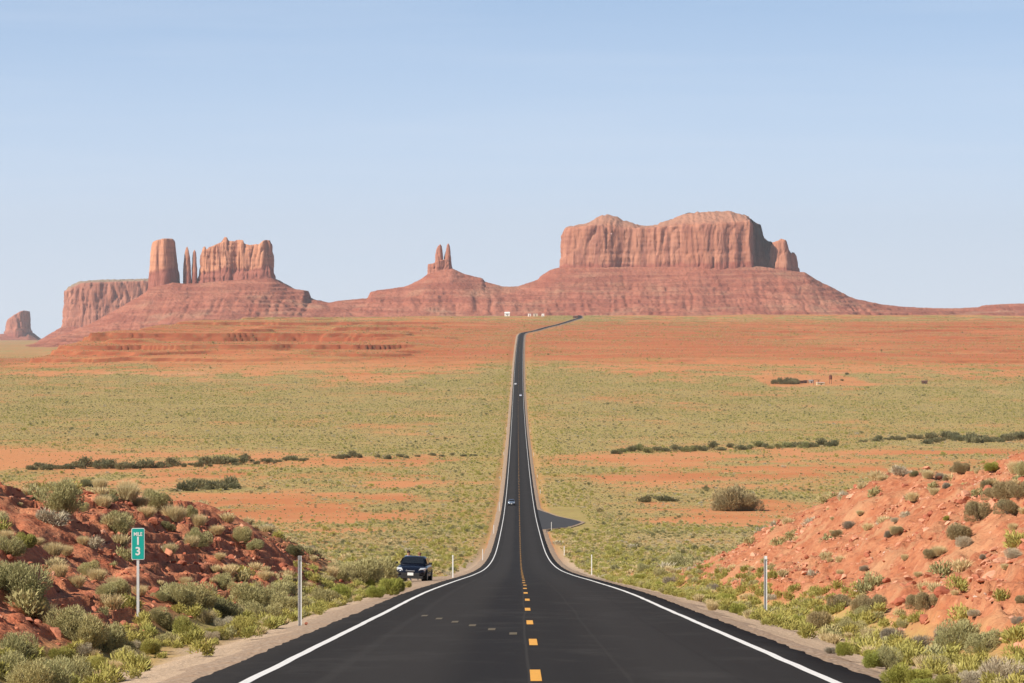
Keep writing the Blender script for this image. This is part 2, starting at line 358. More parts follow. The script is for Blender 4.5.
def road_material():
    m, nt, b = new_mat('asphalt'); t = NT(nt); s = t.attr('s')
    c = t.mix(t.ramp(t.noise(60, 3), .25, .75), (.016, .0145, .014), (.044, .041, .039))
    c = t.mix(t.math('MULTIPLY', t.ramp(t.noise(.35, 5, sc=(1.5, .18, 1)), .35, .7), .45), c, (.028, .026, .025))
    def band(c0, w, k, col):
        nonlocal c
        d = t.math('ABSOLUTE', t.math('SUBTRACT', t.math('ADD', s, t.math('MULTIPLY', t.math('SUBTRACT', t.noise(.03, 2, sc=(.01, 1, .01)), .5), .35)), c0))
        c = t.mix(t.math('MULTIPLY', t.ramp(d, w, w * .35), k), c, col)
    band(-.55, .75, .55, (.018, .018, .020)); band(.45, .5, .35, (.020, .020, .021))
    band(-1.9, 1.0, .45, (.044, .041, .039)); band(1.95, .9, .40, (.044, .041, .039)); band(-2.6, .12, .3, (.055, .052, .049)); band(2.5, .05, .25, (.020, .018, .017))
    band(1.12, .04, .22, (.062, .058, .054)); band(-.1, .03, .4, (.062, .058, .053))
    d = t.math('ABSOLUTE', s); c = t.mix(t.math('MULTIPLY', t.ramp(d, 3.62, 3.8), .45), c, (.022, .020, .019))
    tr = t.math('MULTIPLY', t.ramp(t.noise(.9, 5, sc=(.6, .35, .1), rough=.7), .52, .66), .4); c = t.mix(tr, c, (.056, .053, .050))
    nt.links.new(c, b.inputs['Base Color']); b.inputs['Roughness'].default_value = .95; b.inputs['Specular IOR Level'].default_value = .08
    t.bump(t.noise(90, 2), .35, .01, b); return m
el = 4.27 + .035 * fbm2(r_rows / .8, r_rows * 0, 3, 95) * 2; er = 4.27 + .035 * fbm2(r_rows / .8, r_rows * 0 + 4, 3, 96) * 2
cs = [-el - .06, -el, -3.65, -1.8, 0, 1.8, 3.65, er, er + .06]
road = strip('road', [(cs[0], -.12), (cs[1], -.005), (cs[2], .02), (cs[3], .045), (0, .07), (cs[5], .045), (cs[6], .02), (cs[7], -.005), (cs[8], -.12)], road_material(),
             attrs=dict(s=np.stack([np.broadcast_to(c_, r_rows.shape) for c_ in cs], -1)))
tag(road, kind='structure')
def paint(name, col, wear):
    m, nt, b = new_mat(name); t = NT(nt)
    c = t.mix(t.ramp(t.noise(14, 5), .35, .75), col, tuple(x * .82 for x in col)); c = t.mix(t.math('MULTIPLY', t.ramp(t.noise(35, 4), .60, .68), wear), c, (.10, .09, .08))
    nt.links.new(c, b.inputs['Base Color']); b.inputs['Roughness'].default_value = .7; return m
wmat = paint('white_paint', (.80, .79, .76), .35); ymat = paint('yellow_paint', (.80, .39, .05), .5)
def dz_at(s): return .07 - np.abs(s) * .0137
for sd in (-1, 1):
    e = .012 * fbm2(r_rows / 2, r_rows * 0 + sd, 2, 97)
    o = strip('edge_line', [((3.60 if sd > 0 else -3.53) + e - .065, .028), ((3.60 if sd > 0 else -3.53) + e + .065, .028)], wmat, parent=road)
dash = MB(); ghost = MB(); Yd = 46.2 - 12.19 * 8
def lane_quad(mb, s0, s1, y0, y1, dz=.004, n=6):
    ysl = [y for y in r_rows if y0 < y < y1]; ysl = [y0] + list(ysl) + [y1]
    k = len(mb.v)
    zrow = lambda yy: float(np.interp(yy, r_rows, road_z(r_rows)))
    for yy in ysl:
        for s_ in (s0, s1): mb.v.append((float(np.interp(yy, r_rows, cx(r_rows))) + s_, yy, zrow(yy) + .07 - abs(s_) * .0137 + dz))
    for i in range(len(ysl) - 1): mb.f.append((k + 2 * i, k + 2 * i + 1, k + 2 * i + 3, k + 2 * i + 2))
while Yd < 3600:
    wd = .068; jit = .015 * math.sin(Yd * .7)
    lane_quad(dash, -.0 - wd + jit, -.0 + wd + jit, Yd, Yd + 3.1, .005)
    Yd += 12.19
dash.build('centre_dashes', ymat, road)
for i in range(6):            # stray faded temporary marks wandering off to the left lane
    y0 = 51.8 + i * 2.9; s0 = -.33 - i * .42
    lane_quad(ghost, s0 - .07, s0 + .07, y0, y0 + 1.3, .005)
ghost.build('faded_marks', paint('faded_paint', (.13, .10, .05), .95), road)
# junction apron and dirt track on the right
apron = MB(); prs = [(548, 4.2, 4.2), (556, 4.2, 6.2), (566, 4.2, 9.4), (580, 4.2, 11.0), (590, 4.2, 12.0), (602, 4.2, 13.0), (614, 4.2, 12.2), (628, 4.2, 10.4), (645, 4.2, 8.2), (662, 4.2, 6.9), (682, 4.2, 5.0), (690, 4.2, 4.25)]
def apron_mesh(prs, dz, grow=0):
    mb = MB(); k = 0
    for (yy, a, b_) in prs:
        for j in range(6):
            s_ = a + (b_ + grow - a) * j / 5; mb.v.append((float(cx(yy)) + s_, yy, float(road_z(yy)) + dz - .004 * (s_ - 4)))
    for i in range(len(prs) - 1):
        for j in range(5): q = i * 6 + j; mb.f.append((q, q + 1, q + 7, q + 6))
    return mb
tag(apron_mesh(prs, -.02).build('side_road', simple('apron_asphalt', (.042, .040, .040), .85, var=.2, scale=3)), kind='structure')
tag(apron_mesh([(534, 4.2, 4.2)] + [(yy, a, b_) for yy, a, b_ in prs] + [(700, 4.2, 4.2)], -.06, .8).build('gravel_apron', gmat), kind='structure')
# ------------------------------------------------------------------ mesas, buttes and their talus
def rock_material(name, up, lo, dark, split=.33, top=None):
    m, nt, b = new_mat(name); t = NT(nt); h = t.attr('h')
    c = t.mix(t.ramp(t.noise(.016, 5, sc=(1, 1, .35)), .35, .68), up, tuple(x * y for x, y in zip(up, (.80, .70, .66))))
    st = t.noise(.05, 4, sc=(1, 1, .08)); c = t.mix(t.math('MULTIPLY', t.ramp(st, .50, .62), .7), c, dark)
    c = t.mix(t.math('MULTIPLY', t.ramp(t.noise(.09, 4, sc=(1, 1, .12)), .6, .72), .5), c, tuple(min(1, x * 1.25) for x in up))
    hh = t.math('ADD', h, t.math('MULTIPLY', t.math('SUBTRACT', t.noise(.03, 4), .5), .16))
    c = t.mix(t.ramp(hh, split + .03, split - .03), c, lo)
    band = t.noise(.10, 3, sc=(.03, .03, 1)); c = t.mix(t.math('MULTIPLY', t.ramp(band, .50, .62), .22), c, dark)
    if top: c = t.mix(t.ramp(h, 1.0, 1.08), c, top)
    nt.links.new(c, b.inputs['Base Color']); b.inputs['Roughness'].default_value = .95; b.inputs['Specular IOR Level'].default_value = .1
    t.bump(t.noise(.06, 6, sc=(1, 1, .3)), 1.0, 9, b); return m
UP = (.50, .235, .150); LO = (.36, .125, .085); DK = (.25, .095, .07)
def at(px, py, D): return ((px - 512) / F * D, EYE - (py - HY) / F * D)
def cliff(name, foot, zb_px, rim_px, D, mat, parent, seed, summit_px=None, amp=9, ds=3.2, K=46, batter=.10, butt=12, rnd=4, Yc=None):
    """foot: closed outline [(px, depth offset m)], zb/rim/summit: skylines as functions of px"""
    P_ = [np.array([(p - 512) / F * (D + dy), D + dy]) for p, dy in foot]
    for _ in range(2):
        q = []
        for i in range(len(P_)):
            a, b_ = P_[i], P_[(i + 1) % len(P_)]; q += [a * .8 + b_ * .2, a * .2 + b_ * .8]
        P_ = q
    P_ = np.array(P_); A = .5 * np.sum(P_[:, 0] * np.roll(P_[:, 1], -1) - np.roll(P_[:, 0], -1) * P_[:, 1])
    if A < 0: P_ = P_[::-1]
    seg = np.linalg.norm(np.roll(P_, -1, 0) - P_, axis=1); L = seg.sum(); n = int(L / ds); cum = np.concatenate([[0], np.cumsum(seg)])
    sarr = np.linspace(0, L, n, endpoint=False); PP = np.vstack([P_, P_[:1]])
    xy = np.stack([np.interp(sarr, cum, PP[:, 0]), np.interp(sarr, cum, PP[:, 1])], -1)
    tg = np.roll(xy, -3, 0) - np.roll(xy, 3, 0); tg /= np.linalg.norm(tg, axis=1)[:, None] + 1e-9; nr = np.stack([tg[:, 1], -tg[:, 0]], -1)
    X0, Y0 = xy[:, 0], xy[:, 1]; px = X0 / Y0 * F + 512
    zb = EYE - (zb_px(px) - HY) / F * D; rim = EYE - (rim_px(px) - HY) / F * D
    H = rim - zb; layers = []; hs = []
    fl = lambda sc, sd: noise2(X0 / sc, Y0 / sc, sd)
    but = (fl(butt * 6, seed) - .5) * butt * 1.6 + (fl(butt * 2.2, seed + 1) - .5) * butt
    for k in range(K + 1):
        t = -.3 + 1.3 * k / K; zl = zb + t * H
        cr = 0
        for sc, am, sd in ((26, 1.0, 2), (11, .55, 3), (6, .3, 4)):
            nn = noise3(X0 / sc, Y0 / sc, zl / (sc * 7), seed + sd); cr = cr - am * amp * (1 - np.abs(2 * nn - 1)) ** 7 * 1.35 * (.15 + 1.5 * noise3(X0 / (sc * 2.6), Y0 / (sc * 2.6), zl / (sc * 3), seed + sd + 20) ** 1.5)
        led = (noise3(X0 / 60, Y0 / 60, zl / 7.0, seed + 9) - .5) * amp * .4 + (noise3(X0 / 14, Y0 / 14, zl / 40, seed + 14) - .5) * amp * .6 + (noise3(X0 / 35, Y0 / 35, zl / 110, seed + 15) - .5) * amp * 1.0
        ledge = amp * .55 * (1 - ss(.26, .34, t + .08 * (fl(50, seed + 12) - .5)))
        off = batter * H * (1 - max(t, 0)) * .5 + but * (.75 + .25 * (1 - t)) + cr + led + ledge - rnd * .55 * max(0, (t - .93) / .07) ** 2
        p2 = xy + nr * off[:, None]
        layers.append(np.column_stack([p2, zl])); hs.append(np.full(n, t))
    rimlay = layers[-1]; Xc = rimlay[:, 0].mean(); Yc_ = Yc if Yc else rimlay[:, 1].mean()
    for r in (.9, .75, .58, .4, .2, .02):
        X1 = Xc + (rimlay[:, 0] - Xc) * (.55 + .45 * r ** .5 if summit_px is None else (.93 + .07 * r)); Y1 = Yc_ + (rimlay[:, 1] - Yc_) * r; pxx = X1 / Y1 * F + 512
        rz = EYE - (rim_px(pxx) - HY) / F * D
        if summit_px is not None:
            sz = EYE - (summit_px(pxx) - HY) / F * D; q = 1 - r; f = np.clip(q * 1.6, 0, 1); stp = np.floor(f * 3) / 3 + (np.clip((f * 3) % 1, 0, .6) / .6) / 3
            z1 = rz + (sz - rz) * np.clip(.5 * f + .5 * stp, 0, 1) + (noise2(X1 / 9, Y1 / 9, seed + 7) - .5) * 7
        else: z1 = rz + (noise2(X1 / 12, Y1 / 12, seed + 7) - .5) * 3 - 1
        layers.append(np.column_stack([X1, Y1, z1])); hs.append(np.full(n, 1.04 + .1 * (1 - r)))
    V = np.vstack(layers); R = len(layers)
    i = np.arange(R - 1)[:, None] * n + np.arange(n)[None, :]; j = np.arange(R - 1)[:, None] * n + (np.arange(n)[None, :] + 1) % n
    Fc = np.stack([i, j, j + n, i + n], -1).reshape(-1, 4)
    return raw(name, V, Fc, mat, parent, True, dict(h=np.concatenate(hs)))
def sk(*pts):
    x = [p[0] for p in pts]; yv = [p[1] for p in pts]
    return lambda q: np.interp(q, x, yv)
def talus(name, D, skyl, base, x0, x1, front, back, seed, mat, dx=4.0):
    pxs = np.arange(x0, x1, dx / D * F); X = (pxs - 512) / F * D
    crest = EYE - (skyl(pxs) - HY) / F * D; bz = EYE - (base(pxs) - HY) / F * D
    v = np.concatenate([np.linspace(0, 1, 110), 1 + np.linspace(0, 1, 22)[1:]])
    Vv, Xg = np.meshgrid(v, X, indexing='ij'); Y = np.where(Vv <= 1, D - front + front * Vv, D + (Vv - 1) * back)
    Xw = Xg; tv = np.clip((1 - np.abs(Vv - 1)) / .84, 0, 1); warp = 9 * fbm2(Xg / 60, Y / 90, 3, seed)
    prof = tv ** 1.25 * .8 + .2 * tv
    Cz = np.broadcast_to(crest, Xg.shape); Bz = np.broadcast_to(bz, Xg.shape)
    ker = np.exp(-.5 * (np.arange(-60, 61) / 20) ** 2); csm = np.convolve(np.pad(crest, 60, 'edge'), ker / ker.sum(), 'valid'); Csm = np.broadcast_to(csm, Xg.shape)
    z = Bz + (Csm - Bz) * prof + (Cz - Csm) * ss(.62, 1, tv); env = 4 * tv * (1 - tv)
    gul = (1 - np.abs(2 * noise2((Xg + warp) / 26, Y / 260, seed + 2) - 1)) ** 2 * noise2(Xg / 120, Y / 200, seed + 21) * 1.5; gul2 = (1 - np.abs(2 * noise2((Xg + warp) / 13, Y / 70, seed + 3) - 1)) ** 2
    z = z - env * np.clip((Cz - Bz) / 140, .15, 1) * (7 * gul + 3 * gul2) + env * 6 * fbm2(Xg / 45, Y / 80, 5, seed + 5, .6)
    st = 13.0; q = (z + 3 * fbm2(Xg / 150, Y / 150, 2, seed + 6)) / st; k = np.floor(q); f = q - k
    m = ss(.35, .62, noise2(Xg / 110, Y / 400, seed + 7)) * ss(0, .06, 1 - tv) * ss(0, .08, tv)
    led = (f ** 6 - f) * st * .62 * m; z = z + led
    z = z + 2.2 * fbm2(Xg / 11, Y / 11, 3, seed + 8) * (tv > .02)
    z = np.where(tv <= 0.0, Bz - 25, z)
    gy = np.gradient(z, axis=0) / np.gradient(Y, axis=0)
    o = raw(name, np.stack([Xg, Y, z], -1).reshape(-1, 3), grid_faces(*Xg.shape), mat, None, True, dict(steep=ss(.45, .9, np.abs(gy))))
    return tag(o, kind='structure')
def talus_material():
    m, nt, b = new_mat('talus_rubble'); t = NT(nt)
    c = t.mix(t.ramp(t.noise(.012, 5), .35, .65), (.37, .130, .082), (.42, .170, .110))
    c = t.mix(t.math('MULTIPLY', t.ramp(t.noise(.006, 5, sc=(1, 1, 2)), .5, .68), .45), c, (.34, .235, .145))
    c = t.mix(t.math('MULTIPLY', t.ramp(t.noise(.09, 4, sc=(.05, .05, 1)), .47, .56), .6), c, (.25, .078, .052))
    c = t.mix(t.math('MULTIPLY', t.ramp(t.noise(.10, 5, rough=.7), .56, .64), .55), c, (.17, .085, .06))
    c = t.mix(t.math('MULTIPLY', t.attr('steep'), .6), c, (.25, .08, .055))
    nt.links.new(c, b.inputs['Base Color']); b.inputs['Roughness'].default_value = .97; b.inputs['Specular IOR Level'].default_value = .05
    t.bump(t.noise(.1, 6), 1, 5, b); return m
tmat = talus_material(); DM = 9200
SK = sk((20, 349), (60, 337), (96, 323), (120, 310), (149, 293), (152, 289), (176, 283), (185, 284), (199, 284), (230, 281), (273, 278.5), (278, 280.5), (292, 288), (297, 289.5), (307.5, 291), (309, 297), (313, 299.5), (330, 303), (341, 301), (369, 298.5), (372, 292), (380, 290.5),
        (406, 287), (415, 283), (423, 279), (428, 275), (440, 271), (453, 269), (465, 274.5), (483, 279), (485, 282), (492, 284), (503, 287), (516, 287), (520, 286), (538, 280), (540, 277), (549, 271), (558, 268), (600, 268), (750, 266), (785, 271), (802, 273), (820, 284), (824, 285), (846, 297), (851, 299), (881, 305), (900, 307), (932, 308.5), (960, 308.5), (982, 307), (990, 305), (1010, 304), (1040, 303.5), (1120, 302), (1250, 306), (1500, 318))
BS = sk((20, 352), (150, 336), (220, 322), (1500, 322))
talus('talus_slope', DM, SK, BS, 20, 1500, 620, 500, 200, tmat)
rmat = rock_material('mesa_sandstone', UP, LO, DK, .10, (.43, .215, .14))
mesa = empty('mesa', (at(655, 267, DM)[0], DM, at(655, 267, DM)[1])); tag(mesa, 'huge broad sandstone mesa with two low summits right of the road', 'mesa')
def keep(o, parent):      # children are built in world coordinates; put them into the parent's frame
    o.matrix_parent_inverse = Matrix.Translation(-Vector(parent.location)); return o
keep(cliff('cliff', [(560, 30), (568, -50), (600, -75), (640, -60), (680, -90), (715, -110), (742, -112), (749, -114), (751, -112), (751.5, -100), (752, 20), (757, 110), (768, 150), (784, 175), (793, 250), (780, 330), (700, 300), (600, 240), (564, 130)],
      sk((555, 269), (600, 269), (750, 267), (800, 274)), sk((558, 243), (560, 236), (565, 228.5), (590, 226), (640, 229), (680, 226), (735, 224), (748, 222), (761, 224.5), (764, 238), (771, 243), (778, 246), (786, 258), (795, 268)),
      DM, rmat, mesa, 300, Yc=DM + 60, summit_px=sk((558, 243), (566, 227), (589, 222.8), (598, 217), (602, 215), (608, 214.6), (617, 216.5), (622, 220), (633, 222.8), (641, 226), (655, 225), (668.5, 220), (687.7, 213), (700, 212), (731, 211), (735, 213), (748, 216), (752, 220), (761, 224), (764, 237.5), (771, 242), (778, 245), (786, 257), (795, 267)), amp=5.5, K=60, butt=12, batter=.08), mesa)
keep(cliff('side_pinnacle', [(771, -24), (777, -50), (786, -56), (793, -34), (797.5, 0), (792, 34), (778, 26)], sk((760, 268), (785, 271), (800, 275)),
      sk((766, 246), (771, 243), (778, 241), (781, 239), (786, 240.5), (789, 250), (792, 254), (794, 252), (797, 256)), DM, rmat, mesa, 330, amp=5, ds=2, butt=6, batter=.18, K=30), mesa)
cmat = rock_material('castle_sandstone', (.62, .31, .185), (.33, .12, .085), DK, .40)
# castle-like block and its neighbours
cb = empty('castle_butte', (at(236, 284, DM)[0], DM, at(236, 284, DM)[1])); tag(cb, 'long butte with a jagged castle like crest on the left skyline', 'butte')
keep(cliff('cliff', [(199, 0), (203, -22), (212, -30), (222, -44), (232, -36), (240, -52), (252, -44), (262, -56), (270, -52), (274.5, -30), (274.5, 25), (262, 40), (235, 44), (210, 32), (200, 20)],
      sk((195, 288), (235, 287), (275, 282)), sk((198.5, 262), (199.5, 252), (202, 250), (203.5, 246), (205, 249.5), (208, 249), (209, 247), (214, 246), (216, 244), (222, 242), (223.5, 241), (224.5, 237), (227, 237.5), (228.5, 241), (235, 241.5), (236, 240), (243, 240.3), (244.5, 244), (250, 245.3), (257, 244.3), (258.5, 246), (260, 244), (263, 241), (266, 240.2), (270, 240.5), (271.5, 244), (273, 250), (275, 262)),
      DM, cmat, cb, 360, amp=8, ds=2.0, butt=9, K=50, batter=.10, rnd=3), cb)
tw = empty('rock_tower', (at(163, 288, DM)[0], DM - 20, at(163, 288, DM)[1])); tag(tw, 'thick square topped rock tower standing left of the castle like butte', 'rock tower')
keep(cliff('cliff', [(151, -10), (155, -46), (163, -60), (168, -52), (170.5, -26), (174.5, -18), (175.5, 10), (172, 34), (160, 38), (152, 20)], sk((148, 291), (163, 290), (177, 285)),
      sk((150, 247), (153, 242), (156, 240.5), (162, 239), (173, 238.7), (175, 241), (177, 250)), DM, cmat, tw, 380, amp=4, ds=1.8, butt=5, batter=.16, K=44, rnd=2), tw)
for (lab, foot, zb, rim_, sd, loc) in (
    ('blunt pointed rock spire between the thick tower and the castle like butte', [(183.2, -4), (185.5, -17), (189.5, -17), (191.6, -4), (190, 12), (185, 12)], sk((183, 288), (192, 287)), sk((183.6, 264), (184.6, 253), (186, 248), (187.3, 246.6), (188.6, 250), (190, 257), (191.2, 267)), 390, 187.5),
    ('thinnest rock spire standing right beside the castle like butte', [(190.8, -2), (192.5, -13), (196, -13), (197.8, -3), (196.5, 10), (192.5, 10)], sk((190, 287), (199, 286)), sk((190.9, 268), (192.2, 258), (193, 251.5), (194.6, 249.5), (196, 252), (197, 262), (197.6, 268)), 400, 194.7)):
    e_ = empty('rock_spire', (at(loc, 287, DM)[0], DM, at(loc, 287, DM)[1])); tag(e_, lab, 'rock spire', 'rock spires on the skyline')
    keep(cliff('cliff', foot, zb, rim_, DM, cmat, e_, sd, amp=2.0, ds=1.2, butt=3, batter=.07, K=30, rnd=3), e_)
e_ = empty('twin_spire_butte', (at(440, 273, DM)[0], DM, at(440, 273, DM)[1])); tag(e_, 'small butte with two rock spires on a broad cone in the middle of the skyline', 'butte')
rmat2 = rock_material('spire_sandstone', (.46, .20, .13), LO, DK, .1)
keep(cliff('shoulder_block', [(427.2, 0), (430, -18), (440, -24), (450, -16), (453, 0), (450, 16), (430, 16)], sk((425, 278), (455, 273)), sk((426.5, 266), (428, 264), (433, 263.5), (437, 261), (447, 259), (451, 262), (453, 269)), DM, rmat2, e_, 410, amp=4, ds=1.6, butt=4, K=24, rnd=2), e_)
keep(cliff('left_spire', [(434.5, -4), (437, -14), (441, -14), (443.3, -2), (441, 10), (436, 10)], sk((430, 272), (450, 270)), sk((434, 258), (436.5, 249), (438, 246), (440.5, 244), (442, 246), (443.5, 256)), DM, rmat2, e_, 420, amp=3, ds=1.2, butt=3, K=34, rnd=4, batter=.10), e_)
keep(cliff('right_spire', [(443.8, -4), (446, -12), (450, -12), (451.8, -2), (450, 8), (445, 8)], sk((440, 272), (455, 270)), sk((444, 256), (446, 250), (447, 244.5), (448.5, 243.3), (449.8, 246), (451, 255), (452, 262)), DM, rmat2, e_, 430, amp=3, ds=1.2, butt=3, K=34, rnd=4, batter=.10), e_)
D2 = 12200
talus('far_talus_slope', D2, sk((20, 352), (40, 341.5), (64, 327), (100, 322), (150, 320), (220, 330)), sk((20, 352), (220, 345)), 20, 220, 500, 500, 230, tmat, 5)
e_ = empty('flat_mesa', (at(105, 327, D2)[0], D2, at(105, 327, D2)[1])); tag(e_, 'flat topped mesa with fluted walls behind the thick rock tower', 'mesa')
keep(cliff('cliff', [(65.5, -30), (68, -90), (90, -120), (120, -110), (146, -120), (158, -80), (158, 200), (110, 260), (70, 160)], sk((60, 330), (160, 324)), sk((64, 296), (66, 291), (75, 286), (80, 284), (90, 283), (146, 281.5), (170, 281)), D2,
      rock_material('far_sandstone', (.48, .22, .15), LO, DK, .06, (.34, .25, .17)), e_, 440, summit_px=sk((64, 294), (68, 287), (79.7, 281.5), (100, 280), (146, 279), (170, 279)), amp=11, ds=4, butt=20, K=40, batter=.08), e_)
D3 = 17000
talus('horizon_talus_slope', D3, sk((-60, 346), (-20, 341), (2, 334), (32, 333), (42, 341), (70, 346)), sk((-60, 347), (70, 347)), -60, 70, 500, 400, 250, tmat, 8)
e_ = empty('distant_butte', (at(18, 334, D3)[0], D3, at(18, 334, D3)[1])); tag(e_, 'small lone butte at the far left edge of the skyline', 'butte')
keep(cliff('cliff', [(4.5, -40), (8, -110), (22, -130), (26, -60), (31, -20), (32, 60), (20, 120), (6, 80)], sk((0, 335), (35, 334)), sk((3, 330), (5, 324), (8, 319), (14, 315), (20, 311.5), (24, 310.5), (30, 311.5), (31.5, 322)), D3, rock_material('butte_sandstone', (.50, .22, .15), LO, DK, .1), e_, 460, amp=10, ds=5, butt=16, K=30, batter=.12), e_)
# ------------------------------------------------------------------ plants
def leaf_mat(name, a, b_, tip=None, trans=.25):
    m, nt, b = new_mat(name); t = NT(nt); oi = nt.nodes.new('ShaderNodeObjectInfo')
    c = t.mix(t.noise(14, 3), a, b_)
    c = t.mix(t.math('MULTIPLY', oi.outputs['Random'], .55), c, tuple(x * y for x, y in zip(b_, (1.25, 1.1, 1.0))))
    nt.links.new(c, b.inputs['Base Color']); b.inputs['Roughness'].default_value = .8; b.inputs['Specular IOR Level'].default_value = .15
    tr = nt.nodes.new('ShaderNodeBsdfTranslucent'); nt.links.new(c, tr.inputs['Color']); ms = nt.nodes.new('ShaderNodeMixShader'); ms.inputs[0].default_value = trans
    out = nt.nodes['Material Output']; nt.links.new(b.outputs[0], ms.inputs[1]); nt.links.new(tr.outputs[0], ms.inputs[2]); nt.links.new(ms.outputs[0], out.inputs['Surface'])
    return m
LM = dict(sage=leaf_mat('sage_leaves', (.37, .37, .165), (.49, .46, .235)), dark=leaf_mat('dark_leaves', (.19, .20, .095), (.27, .26, .135)),
          rabbit=leaf_mat('rabbitbrush_leaves', (.36, .36, .095), (.48, .45, .15)), straw=leaf_mat('dry_grass', (.60, .49, .25), (.70, .60, .35)),
          pale=leaf_mat('pale_twigs', (.46, .42, .29), (.58, .53, .40)), olive=leaf_mat('olive_leaves', (.31, .26, .14), (.40, .34, .19)),
          green=leaf_mat('green_leaves', (.29, .34, .075), (.42, .42, .11)), grey=leaf_mat('grey_twigs', (.28, .25, .19), (.38, .34, .26)))
stem_m = simple('woody_stem', (.16, .11, .075), .9, var=.25, scale=20)
def foliage(kind, n, seed, size=1.0, spread=1.0, hgt=None):
    """one shrub, about 1 m wide: many narrow leaf blades filling an uneven dome"""
    r = np.random.default_rng(seed)
    H = hgt or dict(sage=.66, dark=.62, rabbit=.68, straw=.70, pale=.42, olive=.66, green=.6, grey=.5)[kind]
    # lobes make the outline uneven
    L = 9; la = r.uniform(0, 2 * np.pi, L); lr = r.uniform(.1, .34, L); lc = np.stack([np.cos(la) * lr, np.sin(la) * lr, r.uniform(.2, .8, L) * H * .75], -1); ls = r.uniform(.16, .27, L)
    if kind in ('straw',):
        th = r.uniform(0, 2 * np.pi, n); rad = np.sqrt(r.uniform(0, 1, n)) * .26; base = np.stack([np.cos(th) * rad, np.sin(th) * rad, r.uniform(0, .22, n) * H], -1)
        lean = r.normal(0, .30, (n, 2)) + base[:, :2] * 1.1; d = np.column_stack([lean, np.ones(n)]); d /= np.linalg.norm(d, axis=1)[:, None]
        ln = r.uniform(.35, .85, n) * H; wd = r.uniform(.008, .016, n) * size
    else:
        k = r.integers(0, L, n); v = r.normal(0, 1, (n, 3)); v /= np.linalg.norm(v, axis=1)[:, None]; rr_ = r.uniform(.35, 1, n) ** .5
        base = lc[k] + v * (rr_ * ls[k])[:, None]; base[:, 2] = np.abs(base[:, 2])
        q = base[:, 2] / H; ring = np.linalg.norm(base[:, :2], axis=1); base[:, :2] *= (np.minimum(1, .47 / (ring + 1e-6)))[:, None]
        d = base - np.array([0, 0, -.12]); d = d / np.linalg.norm(d, axis=1)[:, None] + r.normal(0, .35, (n, 3)) + np.array([0, 0, .35]); d /= np.linalg.norm(d, axis=1)[:, None]
        ln = r.uniform(.05, .13, n) * (1.35 if kind in ('rabbit', 'green', 'pale', 'grey') else 1.0) * size ** .6; wd = r.uniform(.011, .022, n) * size * (.7 if kind in ('pale', 'grey') else 1)
    sidev = np.cross(d, r.normal(0, 1, (n, 3))); sidev /= np.linalg.norm(sidev, axis=1)[:, None] + 1e-9
    a = base - sidev * wd[:, None] * .5; b_ = base + sidev * wd[:, None] * .5; mid = base + d * ln[:, None] * .55
    c1 = mid + sidev * wd[:, None] * .5; c2 = mid - sidev * wd[:, None] * .5; tip = base + d * ln[:, None] + np.column_stack([r.normal(0, .01, (n, 2)), -.15 * ln])
    V = np.stack([a, b_, c1, c2, tip], 1).reshape(-1, 3); V[:, 2] *= 1.0
    i = np.arange(n) * 5; Q4 = np.stack([i, i + 1, i + 2, i + 3], -1); T3 = np.stack([i + 3, i + 2, i + 4, i + 4], -1)
    Fq = [tuple(x) for x in Q4.tolist()] + [tuple(x[:3]) for x in T3.tolist()]
    return V, Fq
def stems(seed, H=.45, n=14):
    r = random.Random(seed); mb = MB()
    for i in range(n):
        a = r.uniform(0, 2 * math.pi); q = r.uniform(.1, .36); p0 = Vector((math.cos(a) * .03, math.sin(a) * .03, -.05)); p1 = Vector((math.cos(a) * q * .5, math.sin(a) * q * .5, H * r.uniform(.35, .5))); p2 = Vector((math.cos(a) * q, math.sin(a) * q, H * r.uniform(.8, 1.1)))
        mb.cyl(p0, p1, .014, .009, 5, False); mb.cyl(p1, p2, .009, .004, 5, False)
    return mb
PROTO = {}
KN = dict(sage='sagebrush', dark='dark_shrub', rabbit='rabbitbrush', straw='dry_grass_tuft', pale='pale_shrub', olive='olive_shrub', green='green_shrub', grey='grey_shrub')
for ki, kd in enumerate(KN):
    PROTO[kd] = []
    for v in range(3):
        V, Fq = foliage(kd, 6500 if kd != 'straw' else 1800, 100 * ki + v, .62)
        o = raw('foliage', V, Fq, LM[kd], link=False); sm = stems(ki * 10 + v); o2 = raw('stem', sm.v, sm.f, stem_m, link=False)
        PROTO[kd].append((o.data, o2.data))
DESC = dict(sage='silvery green sagebrush', dark='dark green shrub', rabbit='yellow green rabbitbrush', straw='pale dry grass tuft', pale='low whitish dry shrub', olive='brownish olive shrub', green='bright green weedy shrub', grey='grey twiggy shrub')
CATS = dict(sage='sagebrush', dark='shrub', rabbit='shrub', straw='grass tuft', pale='shrub', olive='shrub', green='shrub', grey='shrub')
FARP = []
for v_ in range(6):
    V, Fq = foliage('dark', 900, 700 + v_, 1.9, hgt=.5 + .12 * (v_ % 4)); FARP.append(raw('foliage', V, Fq, None, link=False).data)
WASH = leaf_mat('wash_brush', (.16, .17, .085), (.25, .235, .13)); WASHG = leaf_mat('wash_green', (.20, .22, .085), (.29, .29, .13)); FARM = {}
for nm_, mt_ in (('dark', WASH), ('grey', WASH), ('olive', WASH), ('sage', WASHG)):
    FARM[nm_] = []
    for me_ in FARP:
        c_ = me_.copy(); c_.materials.clear(); c_.materials.append(mt_); FARM[nm_].append(c_)
PL = []   # placed plants: px, py, width px, kind, object
